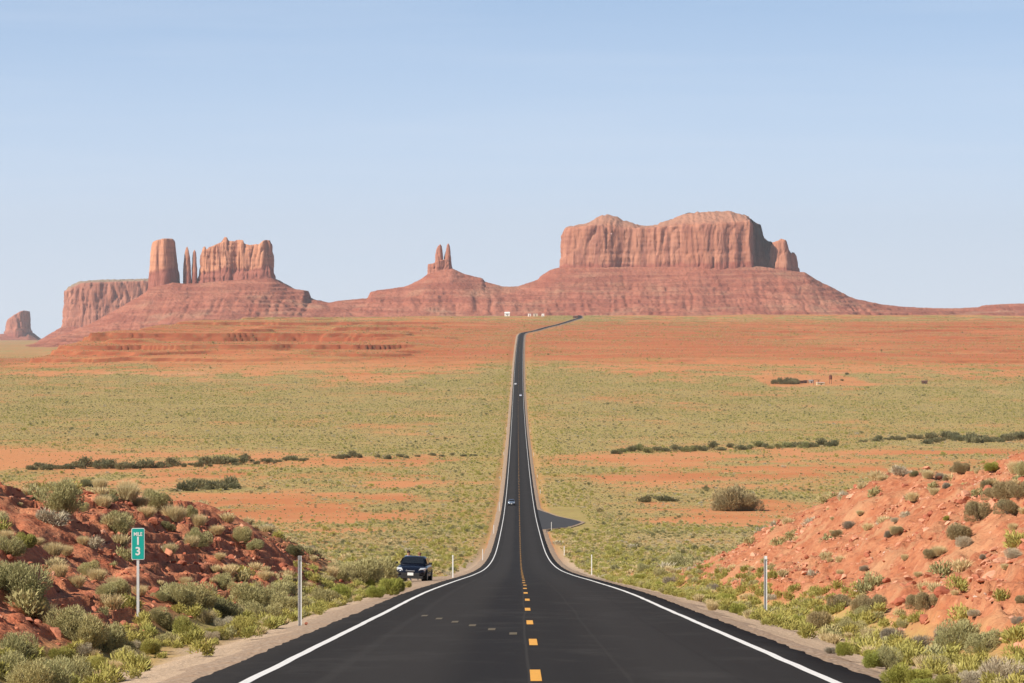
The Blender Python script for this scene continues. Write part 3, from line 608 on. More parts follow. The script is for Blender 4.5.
def plant(px, py, wpx, kind, whole=None, region=None):
    x, y_, z = hit(px, py); wm = wpx / F * y_ * (1.12 if not region else 1.12); me, sme = random.choice(PROTO[kind])
    if region: me = random.choice(FARM[kind])
    whole = (wpx >= 24) if whole is None else whole
    k = wm; zs = k * (random.uniform(.85, 1.15) if not region else random.uniform(.5, 1.0) * (1.5 if region == 'farm' else 1))
    if whole:
        root = empty(KN[kind], (x, y_, z - .03 * k), random.uniform(0, 6.28)); root.scale = (k, k, zs)
        for nm, mm in (('foliage', me), ('stem', sme)):
            c = bpy.data.objects.new(nm, mm); C.objects.link(c); c.parent = root
    else:
        root = bpy.data.objects.new(KN[kind], me); C.objects.link(root); root.location = (x, y_, z - .03 * k); root.rotation_euler = (0, 0, random.uniform(0, 6.28)); root.scale = (k, k, zs)
    PL.append([px, py, wpx, kind, root, region, (x, y_)])
    return root
LEFT = """63 518 44 sage;82 512 16 sage;117 534 33 sage;110 505 15 dark;88 488 15 dark;100 489 18 straw;103 508 22 straw;127 493 22 straw;140 508 22 straw;24 548 24 rabbit;8 558 32 sage;
25 495 13 straw;53 557 24 straw;83 546 15 straw;66 557 17 straw;23 600 56 sage;0 590 40 sage;59 577 22 straw;76 588 22 straw;97 583 22 straw;115 597 28 sage;106 606 22 sage;32 617 32 sage;45 622 28 straw;68 637 46 sage;86 647 46 sage;106 652 40 sage;119 652 30 dark;
79 655 22 pale;135 647 15 pale;134 658 16 pale;60 662 26 rabbit;97 670 22 rabbit;150 652 22 rabbit;11 684 50 sage;32 694 55 sage;54 694 45 sage;72 692 45 sage;18 664 40 sage;124 662 26 sage;115 672 20 straw;
196 609 42 sage;221 620 38 dark;206 624 24 straw;178 607 32 sage;185 642 36 rabbit;150 655 22 rabbit;242 637 32 rabbit;215 640 24 rabbit;249 609 42 sage;270 609 32 sage;285 614 32 sage;263 622 36 sage;160 624 26 sage;117 592 20 straw;
157 510 28 sage;174 522 28 straw;146 518 22 straw;128 502 28 straw;150 500 20 straw;167 531 16 dark;188 518 18 sage;199 531 18 straw;217 534 16 straw;242 547 22 sage;256 552 18 sage;199 551 26 sage;192 548 18 straw;220 561 13 straw;89 577 22 sage;114 590 20 straw;
295 556 17 dark;313 552 11 grey;359 583 46 sage;378 582 40 sage;342 582 26 sage;330 578 20 straw;367 588 16 green;271 607 36 sage;287 614 26 sage;326 607 30 sage;345 602 30 green;391 594 25 green;378 597 22 green;225 628 20 pale;212 640 16 pale;300 610 22 sage;312 604 22 straw;
5 540 20 straw;140 596 18 straw;160 602 18 sage;38 545 14 straw;170 560 18 straw;135 560 16 straw;222 590 22 sage;238 596 20 sage;185 585 16 straw;232 572 16 straw;265 580 16 straw;284 594 22 sage;305 590 16 straw;0 520 16 straw;48 690 24 rabbit;90 662 22 straw;170 632 22 sage;165 645 20 sage"""
RIGHT = """914 477 9 dark;928 479 15 straw;940 479 11 grey;947 481 9 olive;945 489 10 grey;962 476 17 olive;955 472 13 olive;991 472 15 green;985 489 12 olive;1016 474 20 straw;1024 478 22 sage;935 495 14 straw;913 503 14 straw;946 522 7 green;979 522 28 olive;1008 517 26 olive;1004 502 30 olive;1020 502 26 olive;992 503 20 olive;
963 542 31 olive;966 548 18 pale;897 534 13 olive;896 522 9 pale;890 538 12 grey;939 557 18 straw;930 560 14 olive;1013 558 20 pale;881 481 10 straw;1013 530 12 straw;865 574 10 grey;928 609 25 olive;916 613 20 olive;873 612 27 olive;864 618 20 sage;975 619 14 pale;957 654 46 sage;986 654 38 sage;970 642 36 sage;
937 674 32 sage;919 650 27 grey;896 642 30 grey;905 630 15 sage;887 667 30 sage;896 684 34 green;916 686 30 green;872 667 22 green;998 684 46 pale;971 686 32 pale;1017 632 14 grey;1018 680 24 pale;1028 684 30 pale;726 605 20 green;779 617 15 grey;776 624 15 green;755 619 17 green;840 610 28 olive;863 614 25 olive;817 630 28 olive;
852 634 30 sage;831 654 13 grey;787 629 15 pale;670 586 17 grey;679 570 25 sage;658 590 14 green;837 537 13 olive;850 529 16 grey;895 535 14 straw;712 610 14 straw;738 614 16 green;800 627 18 green;845 655 20 green;870 660 20 green;640 582 14 green;700 600 14 green;690 596 14 sage;750 600 14 straw;800 618 16 straw;833 640 18 sage;870 640 22 straw;
660 578 16 sage;645 574 16 sage;712 592 14 grey;770 600 12 pale;905 560 10 straw;860 520 9 straw;1000 600 12 straw;955 600 10 straw;1020 606 14 olive;985 560 10 grey;1005 575 10 straw;918 580 10 straw;880 585 10 straw;840 580 9 straw;940 640 22 grey;945 690 26 rabbit;925 694 26 green"""
for txt in (LEFT, RIGHT):
    for q in txt.replace('\n', '').split(';'):
        a = q.split(); plant(float(a[0]), float(a[1]), float(a[2]), a[3])
# dark wash-side thickets and single bushes standing out in the valley
def row(x0, y0, x1, y1, n, w0, w1, kind, region, jit=1.5):
    for i in range(n):
        t = (i + random.uniform(.2, .8)) / n; plant(x0 + (x1 - x0) * t, y0 + (y1 - y0) * t + random.uniform(-jit, jit), random.uniform(w0, w1), kind if isinstance(kind, str) else random.choice(kind), False, region)
row(30, 469, 150, 468, 22, 9, 17, ('dark', 'dark', 'grey'), 'wash_left'); row(150, 468, 308, 461, 30, 5, 17, ('dark', 'dark', 'grey'), 'wash_left'); row(333, 459, 362, 459, 5, 8, 12, 'dark', 'wash_left'); row(370, 459, 480, 455, 10, 5, 9, ('dark', 'olive'), 'wash_left')
row(170, 491, 240, 488, 9, 10, 20, ('dark', 'olive'), 'clump_left')
row(612, 453, 700, 450, 14, 8, 13, ('dark', 'sage'), 'wash_right'); row(700, 450, 835, 446, 20, 8, 15, ('dark', 'sage'), 'wash_right'); row(860, 441, 930, 439, 9, 7, 12, ('dark', 'olive'), 'wash_far_right'); row(925, 442, 1026, 440, 22, 9, 18, ('dark', 'dark', 'olive'), 'wash_far_right', 2.5)
row(640, 501, 675, 501, 5, 10, 16, 'olive', 'clump_right'); row(700, 492, 712, 492, 1, 6, 8, 'dark', 'clump_right')
big = []
for (px_, py_, w_) in ((737, 511, 44), (727, 511, 32), (746, 511, 32)):
    big.append(plant(px_, py_, w_, 'olive', False, 'bigbush')); big[-1].data = PROTO['olive'][len(big) - 1][0]; big[-1].scale.z = big[-1].scale.x * (.95 if w_ > 40 else .8)
# homestead greenery
row(772, 384, 790, 384, 6, 5, 7, 'dark', 'farm', .4); row(786, 384, 797, 384, 3, 7, 10, 'dark', 'farm', .4)
for (a_, b_, w_) in ((842, 381, 4), (847, 375, 4)): plant(a_, b_, w_, 'dark', False, 'farm')
# ---- labels: region, then rank from the left inside it
def reg(px, py):
    if px < 480:
        if py > 655 and px < 110: return 'in the bottom left corner'
        if px < 60 and py > 570: return 'low on left bank by the frame edge'
        if px < 75: return 'high on left bank by the frame edge'
        if px < 205 and py < 540: return 'on left bank crest above the green sign'
        if px < 138: return 'left of the green sign post'
        if px < 205: return 'right of the green sign post'
        if py > 625: return 'at the left gravel edge past the sign'
        if px < 300 and py > 600: return 'at left bank foot before the steel post'
        if px < 300: return 'on left bank slope before the steel post'
        return 'between left post and parked car'
    if px < 730: return 'by right road edge before the bank'
    if px < 800: return 'around the right steel post'
    if py > 655: return 'in the bottom right corner'
    if py > 600: return 'along the right bank foot'
    if py > 545: return 'midway up the right bank slope'
    if py > 500: return 'high on the right bank slope'
    return 'on the right bank crest'
ORD = ['leftmost', 'second from left', 'third from left', 'fourth from left', 'fifth from left', 'sixth from left', 'seventh from left', 'eighth from left', 'ninth from left', 'tenth from left']
bins = {}
for p in PL:
    if p[5] is None: bins.setdefault((p[3], reg(p[0], p[1])), []).append(p)
for (kd, rg), L_ in bins.items():
    L_.sort(key=lambda p: p[0])
    for i, p in enumerate(L_):
        lab = DESC[kd] + ' ' + rg if len(L_) == 1 else (DESC[kd] + ' ' + rg + ', ' + (ORD[i] if i < 10 and i < (len(L_) + 1) // 2 + 1 else ('rightmost' if i == len(L_) - 1 else ORD[min(i, 9)])))
        tag(p[4], lab, CATS[kd], 'shrubs and grass tufts on the roadside banks')
RL = dict(wash_left=('dark shrub', 'wash row left of the road'), clump_left=('dark bush', 'small clump above the left bank'), wash_right=('green shrub', 'wash row right of the road'),
          wash_far_right=('dark shrub', 'thicket beyond the right bank'), clump_right=('low olive bush', 'patch left of the big valley bush'), farm=('dark tree', 'grove beside the homestead sheds'))
for rg, (what, where) in RL.items():
    L_ = sorted([p for p in PL if p[5] == rg], key=lambda p: p[0]); parts_ = max(1, math.ceil(len(L_) / 10)); step = math.ceil(len(L_) / parts_)
    frac = {1: '', 2: 'half', 3: 'third', 4: 'quarter', 5: 'fifth', 6: 'sixth', 7: 'seventh'}[parts_]; nth = ['first', 'second', 'third', 'fourth', 'fifth', 'sixth', 'last']
    for i, p in enumerate(L_):
        q_, r_ = divmod(i, step); sub_ = ('in %s %s of ' % (nth[q_] if q_ < parts_ - 1 else 'last', frac)) if frac else 'in the '
        where = where.replace(' the ', ' ') if frac else where
        tag(p[4], what + ' ' + ORD[min(r_, 9)] + ' ' + sub_ + where, 'tree' if rg == 'farm' else 'shrub', what + 's of the ' + where)
        if rg == 'farm': p[4].name = 'homestead_tree'
big_root = empty('valley_bush', big[0].location); tag(big_root, 'biggest brownish bush, standing alone out in the right valley', 'bush')
bpy.context.view_layer.update()
for o_ in big: o_.scale.z *= 1.1; o_.name = 'foliage'; o_.parent = big_root; o_.location = o_.location - big_root.location
# ------------------------------------------------------------------ stuff scattered by geometry nodes
def scatter(name, protos, pts, scale, idx, tilt=None):
    me = bpy.data.meshes.new(name); me.vertices.add(len(pts)); me.vertices.foreach_set('co', np.asarray(pts, np.float32).ravel())
    a = me.attributes.new('scl', 'FLOAT', 'POINT'); a.data.foreach_set('value', np.asarray(scale, np.float32))
    a = me.attributes.new('pick', 'INT', 'POINT'); a.data.foreach_set('value', np.asarray(idx, np.int32))
    rot = np.zeros((len(pts), 3), np.float32); rot[:, 2] = RNG.uniform(0, 6.28, len(pts))
    if tilt is not None: rot[:, :2] = RNG.normal(0, tilt, (len(pts), 2))
    a = me.attributes.new('rot', 'FLOAT_VECTOR', 'POINT'); a.data.foreach_set('vector', rot.ravel())
    o = bpy.data.objects.new(name, me); C.objects.link(o)
    col = bpy.data.collections.new(name + '_kinds')
    for p in protos: col.objects.link(p)
    ng = bpy.data.node_groups.new(name, 'GeometryNodeTree'); ng.interface.new_socket('Geometry', in_out='INPUT', socket_type='NodeSocketGeometry'); ng.interface.new_socket('Geometry', in_out='OUTPUT', socket_type='NodeSocketGeometry')
    N = ng.nodes; L = ng.links; gi = N.new('NodeGroupInput'); go = N.new('NodeGroupOutput'); ci = N.new('GeometryNodeCollectionInfo'); ci.inputs['Collection'].default_value = col
    ci.inputs['Separate Children'].default_value = True; ci.inputs['Reset Children'].default_value = True
    ip = N.new('GeometryNodeInstanceOnPoints'); ip.inputs['Pick Instance'].default_value = True
    def na(n_, ty):
        q = N.new('GeometryNodeInputNamedAttribute'); q.data_type = ty; q.inputs['Name'].default_value = n_; return q.outputs['Attribute']
    L.new(gi.outputs[0], ip.inputs['Points']); L.new(ci.outputs[0], ip.inputs['Instance']); L.new(na('pick', 'INT'), ip.inputs['Instance Index'])
    L.new(na('scl', 'FLOAT'), ip.inputs['Scale']); L.new(na('rot', 'FLOAT_VECTOR'), ip.inputs['Rotation']); L.new(ip.outputs[0], go.inputs[0])
    md = o.modifiers.new('scatter', 'NODES'); md.node_group = ng
    return tag(o, kind='stuff')
def P_(kd, n, seed, size, nm): 
    V, Fq = foliage(kd, n, seed, size); return raw(nm, V, Fq, LM[kd], link=False)
names = 'abcdefghijklmnop'
FARK = ['sage', 'rabbit', 'straw', 'dark', 'olive', 'pale', 'sage', 'rabbit']
far_protos = [P_(kd, 150, 900 + i, 3.6, 'scrub_%s' % names[i]) for i, kd in enumerate(FARK)]
near_protos = [P_(kd, 420, 930 + i, 2.4, 'weed_%s' % names[i]) for i, kd in enumerate(FARK)]
def sample(dens_fn, y0, y1, du, dmax):
    """random ground points between y0 and y1 inside the view and a margin, kept with probability dens/dmax"""
    A = du * (y1 ** 2 - y0 ** 2) + 60 * (y1 - y0); n = int(A * dmax); Yr = np.sqrt(RNG.uniform(y0 ** 2, y1 ** 2, n)); Xr = .0031 * Yr + RNG.uniform(-1, 1, n) * (du * Yr + 30)
    k = RNG.uniform(0, 1, n) < dens_fn(Xr, Yr) / dmax
    return Xr[k], Yr[k]
def ok_road(X, Y, m=6.4):
    s = X - cx(Y); g = np.abs(s) > m - .4 + .4 * fbm2(Y / 5, Y * 0, 2, 77)
    g &= ~((s > 0) & (s < 14.6) & (Y > 540) & (Y < 702)); g &= ~((s < 0) & (s > -9.4) & (Y > 148) & (Y < 222))
    return g
def kinds(X, Y, n):
    a = noise2(X / 45, Y / 80, 301); b_ = noise2(X / 9, Y / 12, 302); r = RNG.uniform(0, 1, n); s = np.abs(X - cx(Y)); row_ = y_row(Y)
    k = np.where(r < .36, 0, np.where(r < .44, 1, np.where(r < .74, 2, np.where(r < .79, 3, np.where(r < .86, 4, np.where(r < .93, 5, 1))))))
    k = np.where((a > .58) & (r < .6), 2, k); k = np.where((a < .4) & (r > .8), 1, k); k = np.where((b_ > .66) & (r > .7), 3, k)
    k = np.where((s < 18) & (RNG.uniform(0, 1, n) < .3), 1, k)
    return k
def dens_mid(X, Y):
    b, f, tp = banks(X - cx(Y), Y, False); return np.clip(cover(X, Y) * .55 + .05, 0, 1) * np.interp(Y, [180, 300, 600, 1000, 2600], [1.9, 1.7, .80, .42, .24]) * (1 - f) * (1 - .6 * tp)
X1, Y1 = sample(dens_mid, 190, 560, .19, 1.05); X2, Y2 = sample(dens_mid, 560, 2750, .19, .50)
X3, Y3 = sample(lambda X, Y: .05 * (.25 + cover(X, Y)) * ss(6, 20, np.abs(X - cx(Y))), 2750, 5300, .18, .062)
X = np.concatenate([X1, X2, X3]); Y = np.concatenate([Y1, Y2, Y3]); g = ok_road(X, Y); X = X[g]; Y = Y[g]
sc = np.exp(RNG.normal(-.92, .45, len(X))) * np.interp(Y, [200, 800, 3000], [.85, 1.1, 1.45]); kd = kinds(X, Y, len(X))
pts = np.stack([X, Y, ground_z(X, Y) - .02], -1); print('scrub', len(X))
scatter('desert_scrub', far_protos, pts, sc, kd)
# near scrub, grass tufts on bank tops and along the verge
def dens_near(X, Y):
    s = X - cx(Y); a = np.abs(s); b, f, tp = banks(s, Y, False)
    n = ss(.42, .62, noise2(X / 2.6, Y / 5, 311)); v = ss(5.3, 6.0, a) * (1 - ss(7.4, 9.0, a)) * np.where(s > 0, 5.5, 3.5) * (.35 + .65 * n)
    nf = ss(.5, .7, noise2(X / 3.5, Y / 6, 312)); return v + f * (.02 + nf * np.where(s < 0, .6, .3)) + tp * (.25 + nf * 1.0) + (a > 9) * (1 - f) * (1 - tp) * .8
X, Y = sample(dens_near, 24, 200, .20, 6.0); g = ok_road(X, Y, 5.75); X = X[g]; Y = Y[g]; s = X - cx(Y)
vg = np.abs(s) < 8.5; r = RNG.uniform(0, 1, len(X)); kd = np.where(vg, np.where(r < .45, 7, np.where(r < .65, 2, np.where(r < .85, 1, 0))), np.where(r < .58, 2, np.where(r < .84, 0, np.where(r < .94, 5, 1))))
sc = np.where(vg, RNG.uniform(.2, .5, len(X)), RNG.uniform(.2, .75, len(X))); print('weeds', len(X))
scatter('roadside_grass', near_protos, np.stack([X, Y, ground_z(X, Y) - .02], -1), sc, kd)
# rubble
def rock_mesh(seed, flat=.6, n=2):
    import bmesh
    bm = bmesh.new(); bmesh.ops.create_icosphere(bm, subdivisions=n, radius=.5); r = random.Random(seed)
    pl = [(Vector((r.gauss(0, 1), r.gauss(0, 1), r.gauss(0, 1))).normalized(), r.uniform(.22, .42)) for _ in range(11)]
    for v in bm.verts:
        for nn, dd in pl:
            q = v.co.dot(nn)
            if q > dd: v.co -= nn * (q - dd)
        v.co.z *= flat
    me = bpy.data.meshes.new('rock'); bm.to_mesh(me); bm.free(); return me
def rock_mat(name, a, b_):
    m, nt, b = new_mat(name); t = NT(nt); oi = nt.nodes.new('ShaderNodeObjectInfo')
    c = t.mix(oi.outputs['Random'], a, b_); c = t.mix(t.math('MULTIPLY', t.ramp(t.noise(9, 5), .45, .7), .5), c, tuple(x * .7 for x in a)); nt.links.new(c, b.inputs['Base Color']); b.inputs['Roughness'].default_value = .95
    t.bump(t.noise(14, 4), .7, .03, b); return m
RM = [rock_mat('red_shale', (.34, .095, .05), (.50, .19, .105)), rock_mat('orange_sandstone', (.50, .18, .095), (.62, .33, .21)), rock_mat('pale_sandstone', (.60, .38, .27), (.55, .42, .35))]
rk = []
for i in range(9):
    me = rock_mesh(i, [.35, .55, .7][i % 3], 2 if i < 6 else 1); me.materials.append(RM[[0, 0, 0, 1, 1, 1, 2, 1, 0][i]]); rk.append(bpy.data.objects.new('stone_%s' % names[i], me))
def dens_rock(X, Y):
    s = X - cx(Y); b, f, tp = banks(s, Y, False); n = ss(.35, .65, noise2(X / 2.2, Y / 4, 321)); return f * (3.5 + 14 * n) * np.where(s < 0, .8, 1.3) + tp * .5 * n + (np.abs(s) > 5.8) * .12
X, Y = sample(dens_rock, 26, 225, .19, 23); g = ok_road(X, Y, 5.6); X = X[g]; Y = Y[g]; s = X - cx(Y); r = RNG.uniform(0, 1, len(X))
kd = np.where(s < 0, np.where(r < .8, RNG.integers(0, 3, len(X)), np.where(r < .96, 3, 6)), np.where(r < .25, 1, np.where(r < .84, RNG.integers(3, 6, len(X)), 6)))
sc = np.exp(RNG.normal(-2.45, .62, len(X))); sc = np.clip(sc, .04, .45) * np.where(kd == 6, .5, 1); print('rocks', len(X))
scatter('rubble', rk, np.stack([X, Y, ground_z(X, Y) + sc * .06], -1), sc, kd, .45)
# single rocks large enough to pick out
for (px_, py_, w_, fl, mi, lab) in ((306, 624, 5, 1, 0, 'small red rock lying on gravel by the left white post foot'), (1006, 645, 20, 0, 1, 'flat cracked red slab at the right edge below the bank'), (1018, 655, 18, 1, 1, 'blocky red slab against the right frame edge low on the bank'),
        (981, 585, 14, 0, 1, 'thin tilted slab casting a dark gap high on right bank'), (925, 606, 13, 0, 1, 'long narrow slab above the olive shrub on right bank slope'), (985, 571, 9, 1, 1, 'small dark edged block near the right bank top right'), (40, 512, 9, 1, 0, 'dark shadowed block left of the large sagebrush on left bank'),
        (88, 605, 11, 1, 0, 'red block in the shadow left of the sign post foot'), (60, 612, 12, 0, 0, 'broken red slab below the big sagebrush near left edge'), (300, 598, 14, 1, 0, 'dark red outcrop block just left of the white post'), (286, 600, 12, 0, 0, 'lower red outcrop slab beside the left white post'),
        (878, 600, 8, 2, 1, 'pale flat stone on the right bank slope'), (870, 560, 7, 2, 2, 'whitish stone high on the right bank slope'), (795, 545, 7, 0, 1, 'thin slab at the right bank crest above the white post')):
    x, y_, z = hit(px_, py_); me = rock_mesh(500 + int(px_), (.4, .75, .3)[fl], 2); me.materials.append(RM[mi]); o = bpy.data.objects.new('rock', me); C.objects.link(o)
    k = w_ / F * y_ * 1.1; o.scale = (k, k * .8, k); o.location = (x, y_, z + k * .05); o.rotation_euler = (random.uniform(-.2, .2), random.uniform(-.3, .3), random.uniform(0, 3)); tag(o, lab, 'rock', 'loose rocks on the banks')
# ------------------------------------------------------------------ delineator posts
steel = simple('galvanised_steel', (.72, .72, .70), .6, .0, .15, 15); white_pl = simple('white_plastic', (.78, .78, .75), .5, 0, .06, 9)
refl = simple('white_reflector', (.92, .92, .9), .25, .1, .02); dkrefl = simple('grey_cap', (.25, .25, .25), .5)
def delineator(px, ytop, ybot, label, kind='steel', Yd=None):
    x, y_, z = hit(px, ybot)
    h = max(.9, (ybot - ytop) / F * y_); root = empty('delineator_post', (x, y_, z)); tag(root, label, 'marker post', 'marker posts along the road')
    mb = MB()
    wd = .075
    if kind == 'steel':   # U channel post: web and two flanges
        mb.box((0, 0, h / 2 - .1), (wd, .006, h + .2)); mb.box((-wd / 2, -.018, h / 2 - .1), (.008, .036, h + .2)); mb.box((wd / 2, -.018, h / 2 - .1), (.008, .036, h + .2))
        mb.build('post', steel, root)
        MB().box((0, -.0265, h - .045), (.078, .010, .085)).build('reflector', refl if px > 600 else dkrefl, root)
    else:
        mb.box((0, 0, h / 2 - .1), (.09, .022, h + .2)); mb.build('post', white_pl, root, bevel=.004)
        MB().box((0, -.014, h - .09), (.07, .006, .12)).build('reflector', refl, root)
    return root
delineator(300, 556, 622, 'tall galvanised marker post on gravel left of the road')
delineator(765.5, 556, 619, 'nearest galvanised marker post with white top right of the road')
for (a_, b_, c_, lab) in ((452.8, 555, 577, 'small grey marker post just right of the parked dark car'), (482.6, 549, 559.5, 'small marker post further up the left road edge past the car'), (591.6, 554.6, 575, 'second white marker post on the right side, before the bank'),
        (564.2, 546, 555, 'third marker post on the right, half hidden in green grass'), (551.4, 522, 531, 'marker post at the near corner of the side road'), (493.7, 525, 533, 'tiny marker post on the left level with the side road corner'), (499.6, 502, 511, 'tiny marker post on the left level with the silver car')):
    delineator(a_, b_, c_, lab, 'plastic')
for (a_, c_) in ((539.8, 494), (504.0, 480), (541.5, 478), (507.3, 455), (536.3, 456), (510.0, 430), (533.0, 432)):
    x, y_, z = hit(a_, c_); sg = -1 if a_ < 521 else 1; x = float(cx(y_)) + sg * 5.9; z = gz(x, y_); o = MB().box((0, 0, .6), (.10, .03, 1.4)).build('delineator_post', white_pl); o.location = (x, y_, z)
    cnt = globals().setdefault('_pc', {}); cnt[sg] = cnt.get(sg, 0) + 1; tag(o, '%s tiny marker post along the %s side of the distant straight' % (['nearest', 'second nearest', 'third nearest', 'farthest'][cnt[sg] - 1], 'left' if sg < 0 else 'right'), 'marker post', 'marker posts along the distant straight')
# ------------------------------------------------------------------ mile marker
x, y_, z = hit(138, 619); ph = 89 / F * y_; root = empty('mile_marker', (x, y_, z)); tag(root, 'green mile marker sign reading MILE 13 on a steel post on the left bank', 'road sign')
sgn = simple('sign_green', (.012, .44, .37), .45, 0, .06, 8); sgw = simple('sign_white', (.85, .87, .84), .45, 0, .03)
mb = MB(); mb.box((0, 0, ph / 2 - .15), (.05, .006, ph + .28)); mb.box((-.025, .014, ph / 2 - .15), (.006, .03, ph + .28)); mb.box((.025, .014, ph / 2 - .15), (.006, .03, ph + .28)); mb.build('post', steel, root)
pw, phh = .272, .66; panel = empty('sign_panel', (0, 0, 0)); bpy.data.objects.remove(panel)
def rrect(w_, h_, r_, n=5):
    pts = []
    for cx_, cz_, a0 in ((w_/2-r_, h_/2-r_, 0), (-w_/2+r_, h_/2-r_, 90), (-w_/2+r_, -h_/2+r_, 180), (w_/2-r_, -h_/2+r_, 270)):
        for i in range(n + 1): a = math.radians(a0 + 90 * i / n); pts.append((cx_ + r_ * math.cos(a), cz_ + r_ * math.sin(a)))
    return pts
def plate(w_, h_, r_, y0, y1, zc): 
    q = rrect(w_, h_, r_); return MB().loft([[(a, y0, zc + b) for a, b in q], [(a, y1, zc + b) for a, b in q]])
zc = ph - phh / 2; pn = plate(pw, phh, .03, -.004, -.010, zc).build('sign_panel', sgw, root)
plate(pw - .026, phh - .026, .022, -.0105, -.0125, zc).build('green_field', sgn, pn)
def text(body, size, loc, mat, parent, name='lettering', sx=1.0, bold=.006, rot=(90, 0, 0)):
    cu = bpy.data.curves.new('t', 'FONT'); cu.body = body; cu.size = size; cu.align_x = 'CENTER'; cu.align_y = 'CENTER'; cu.extrude = .001; cu.offset = bold
    o = bpy.data.objects.new('t', cu); C.objects.link(o); bpy.context.view_layer.update()
    me = bpy.data.meshes.new_from_object(o.evaluated_get(bpy.context.evaluated_depsgraph_get())); bpy.data.objects.remove(o); me.materials.clear(); me.materials.append(mat)
    n = bpy.data.objects.new(name, me); C.objects.link(n); n.parent = parent; n.location = loc; n.rotation_euler = [math.radians(a) for a in rot]; n.scale = (sx, 1, 1); return n
text('MILE', .108, (0, -.0145, zc + .20), sgw, pn, sx=.82, bold=.003); text('1', .235, (0, -.0145, zc + .055), sgw, pn, sx=1, bold=.006); text('3', .235, (0, -.0145, zc - .16), sgw, pn, sx=1, bold=.006)
root.rotation_euler = (0, 0, math.radians(4))
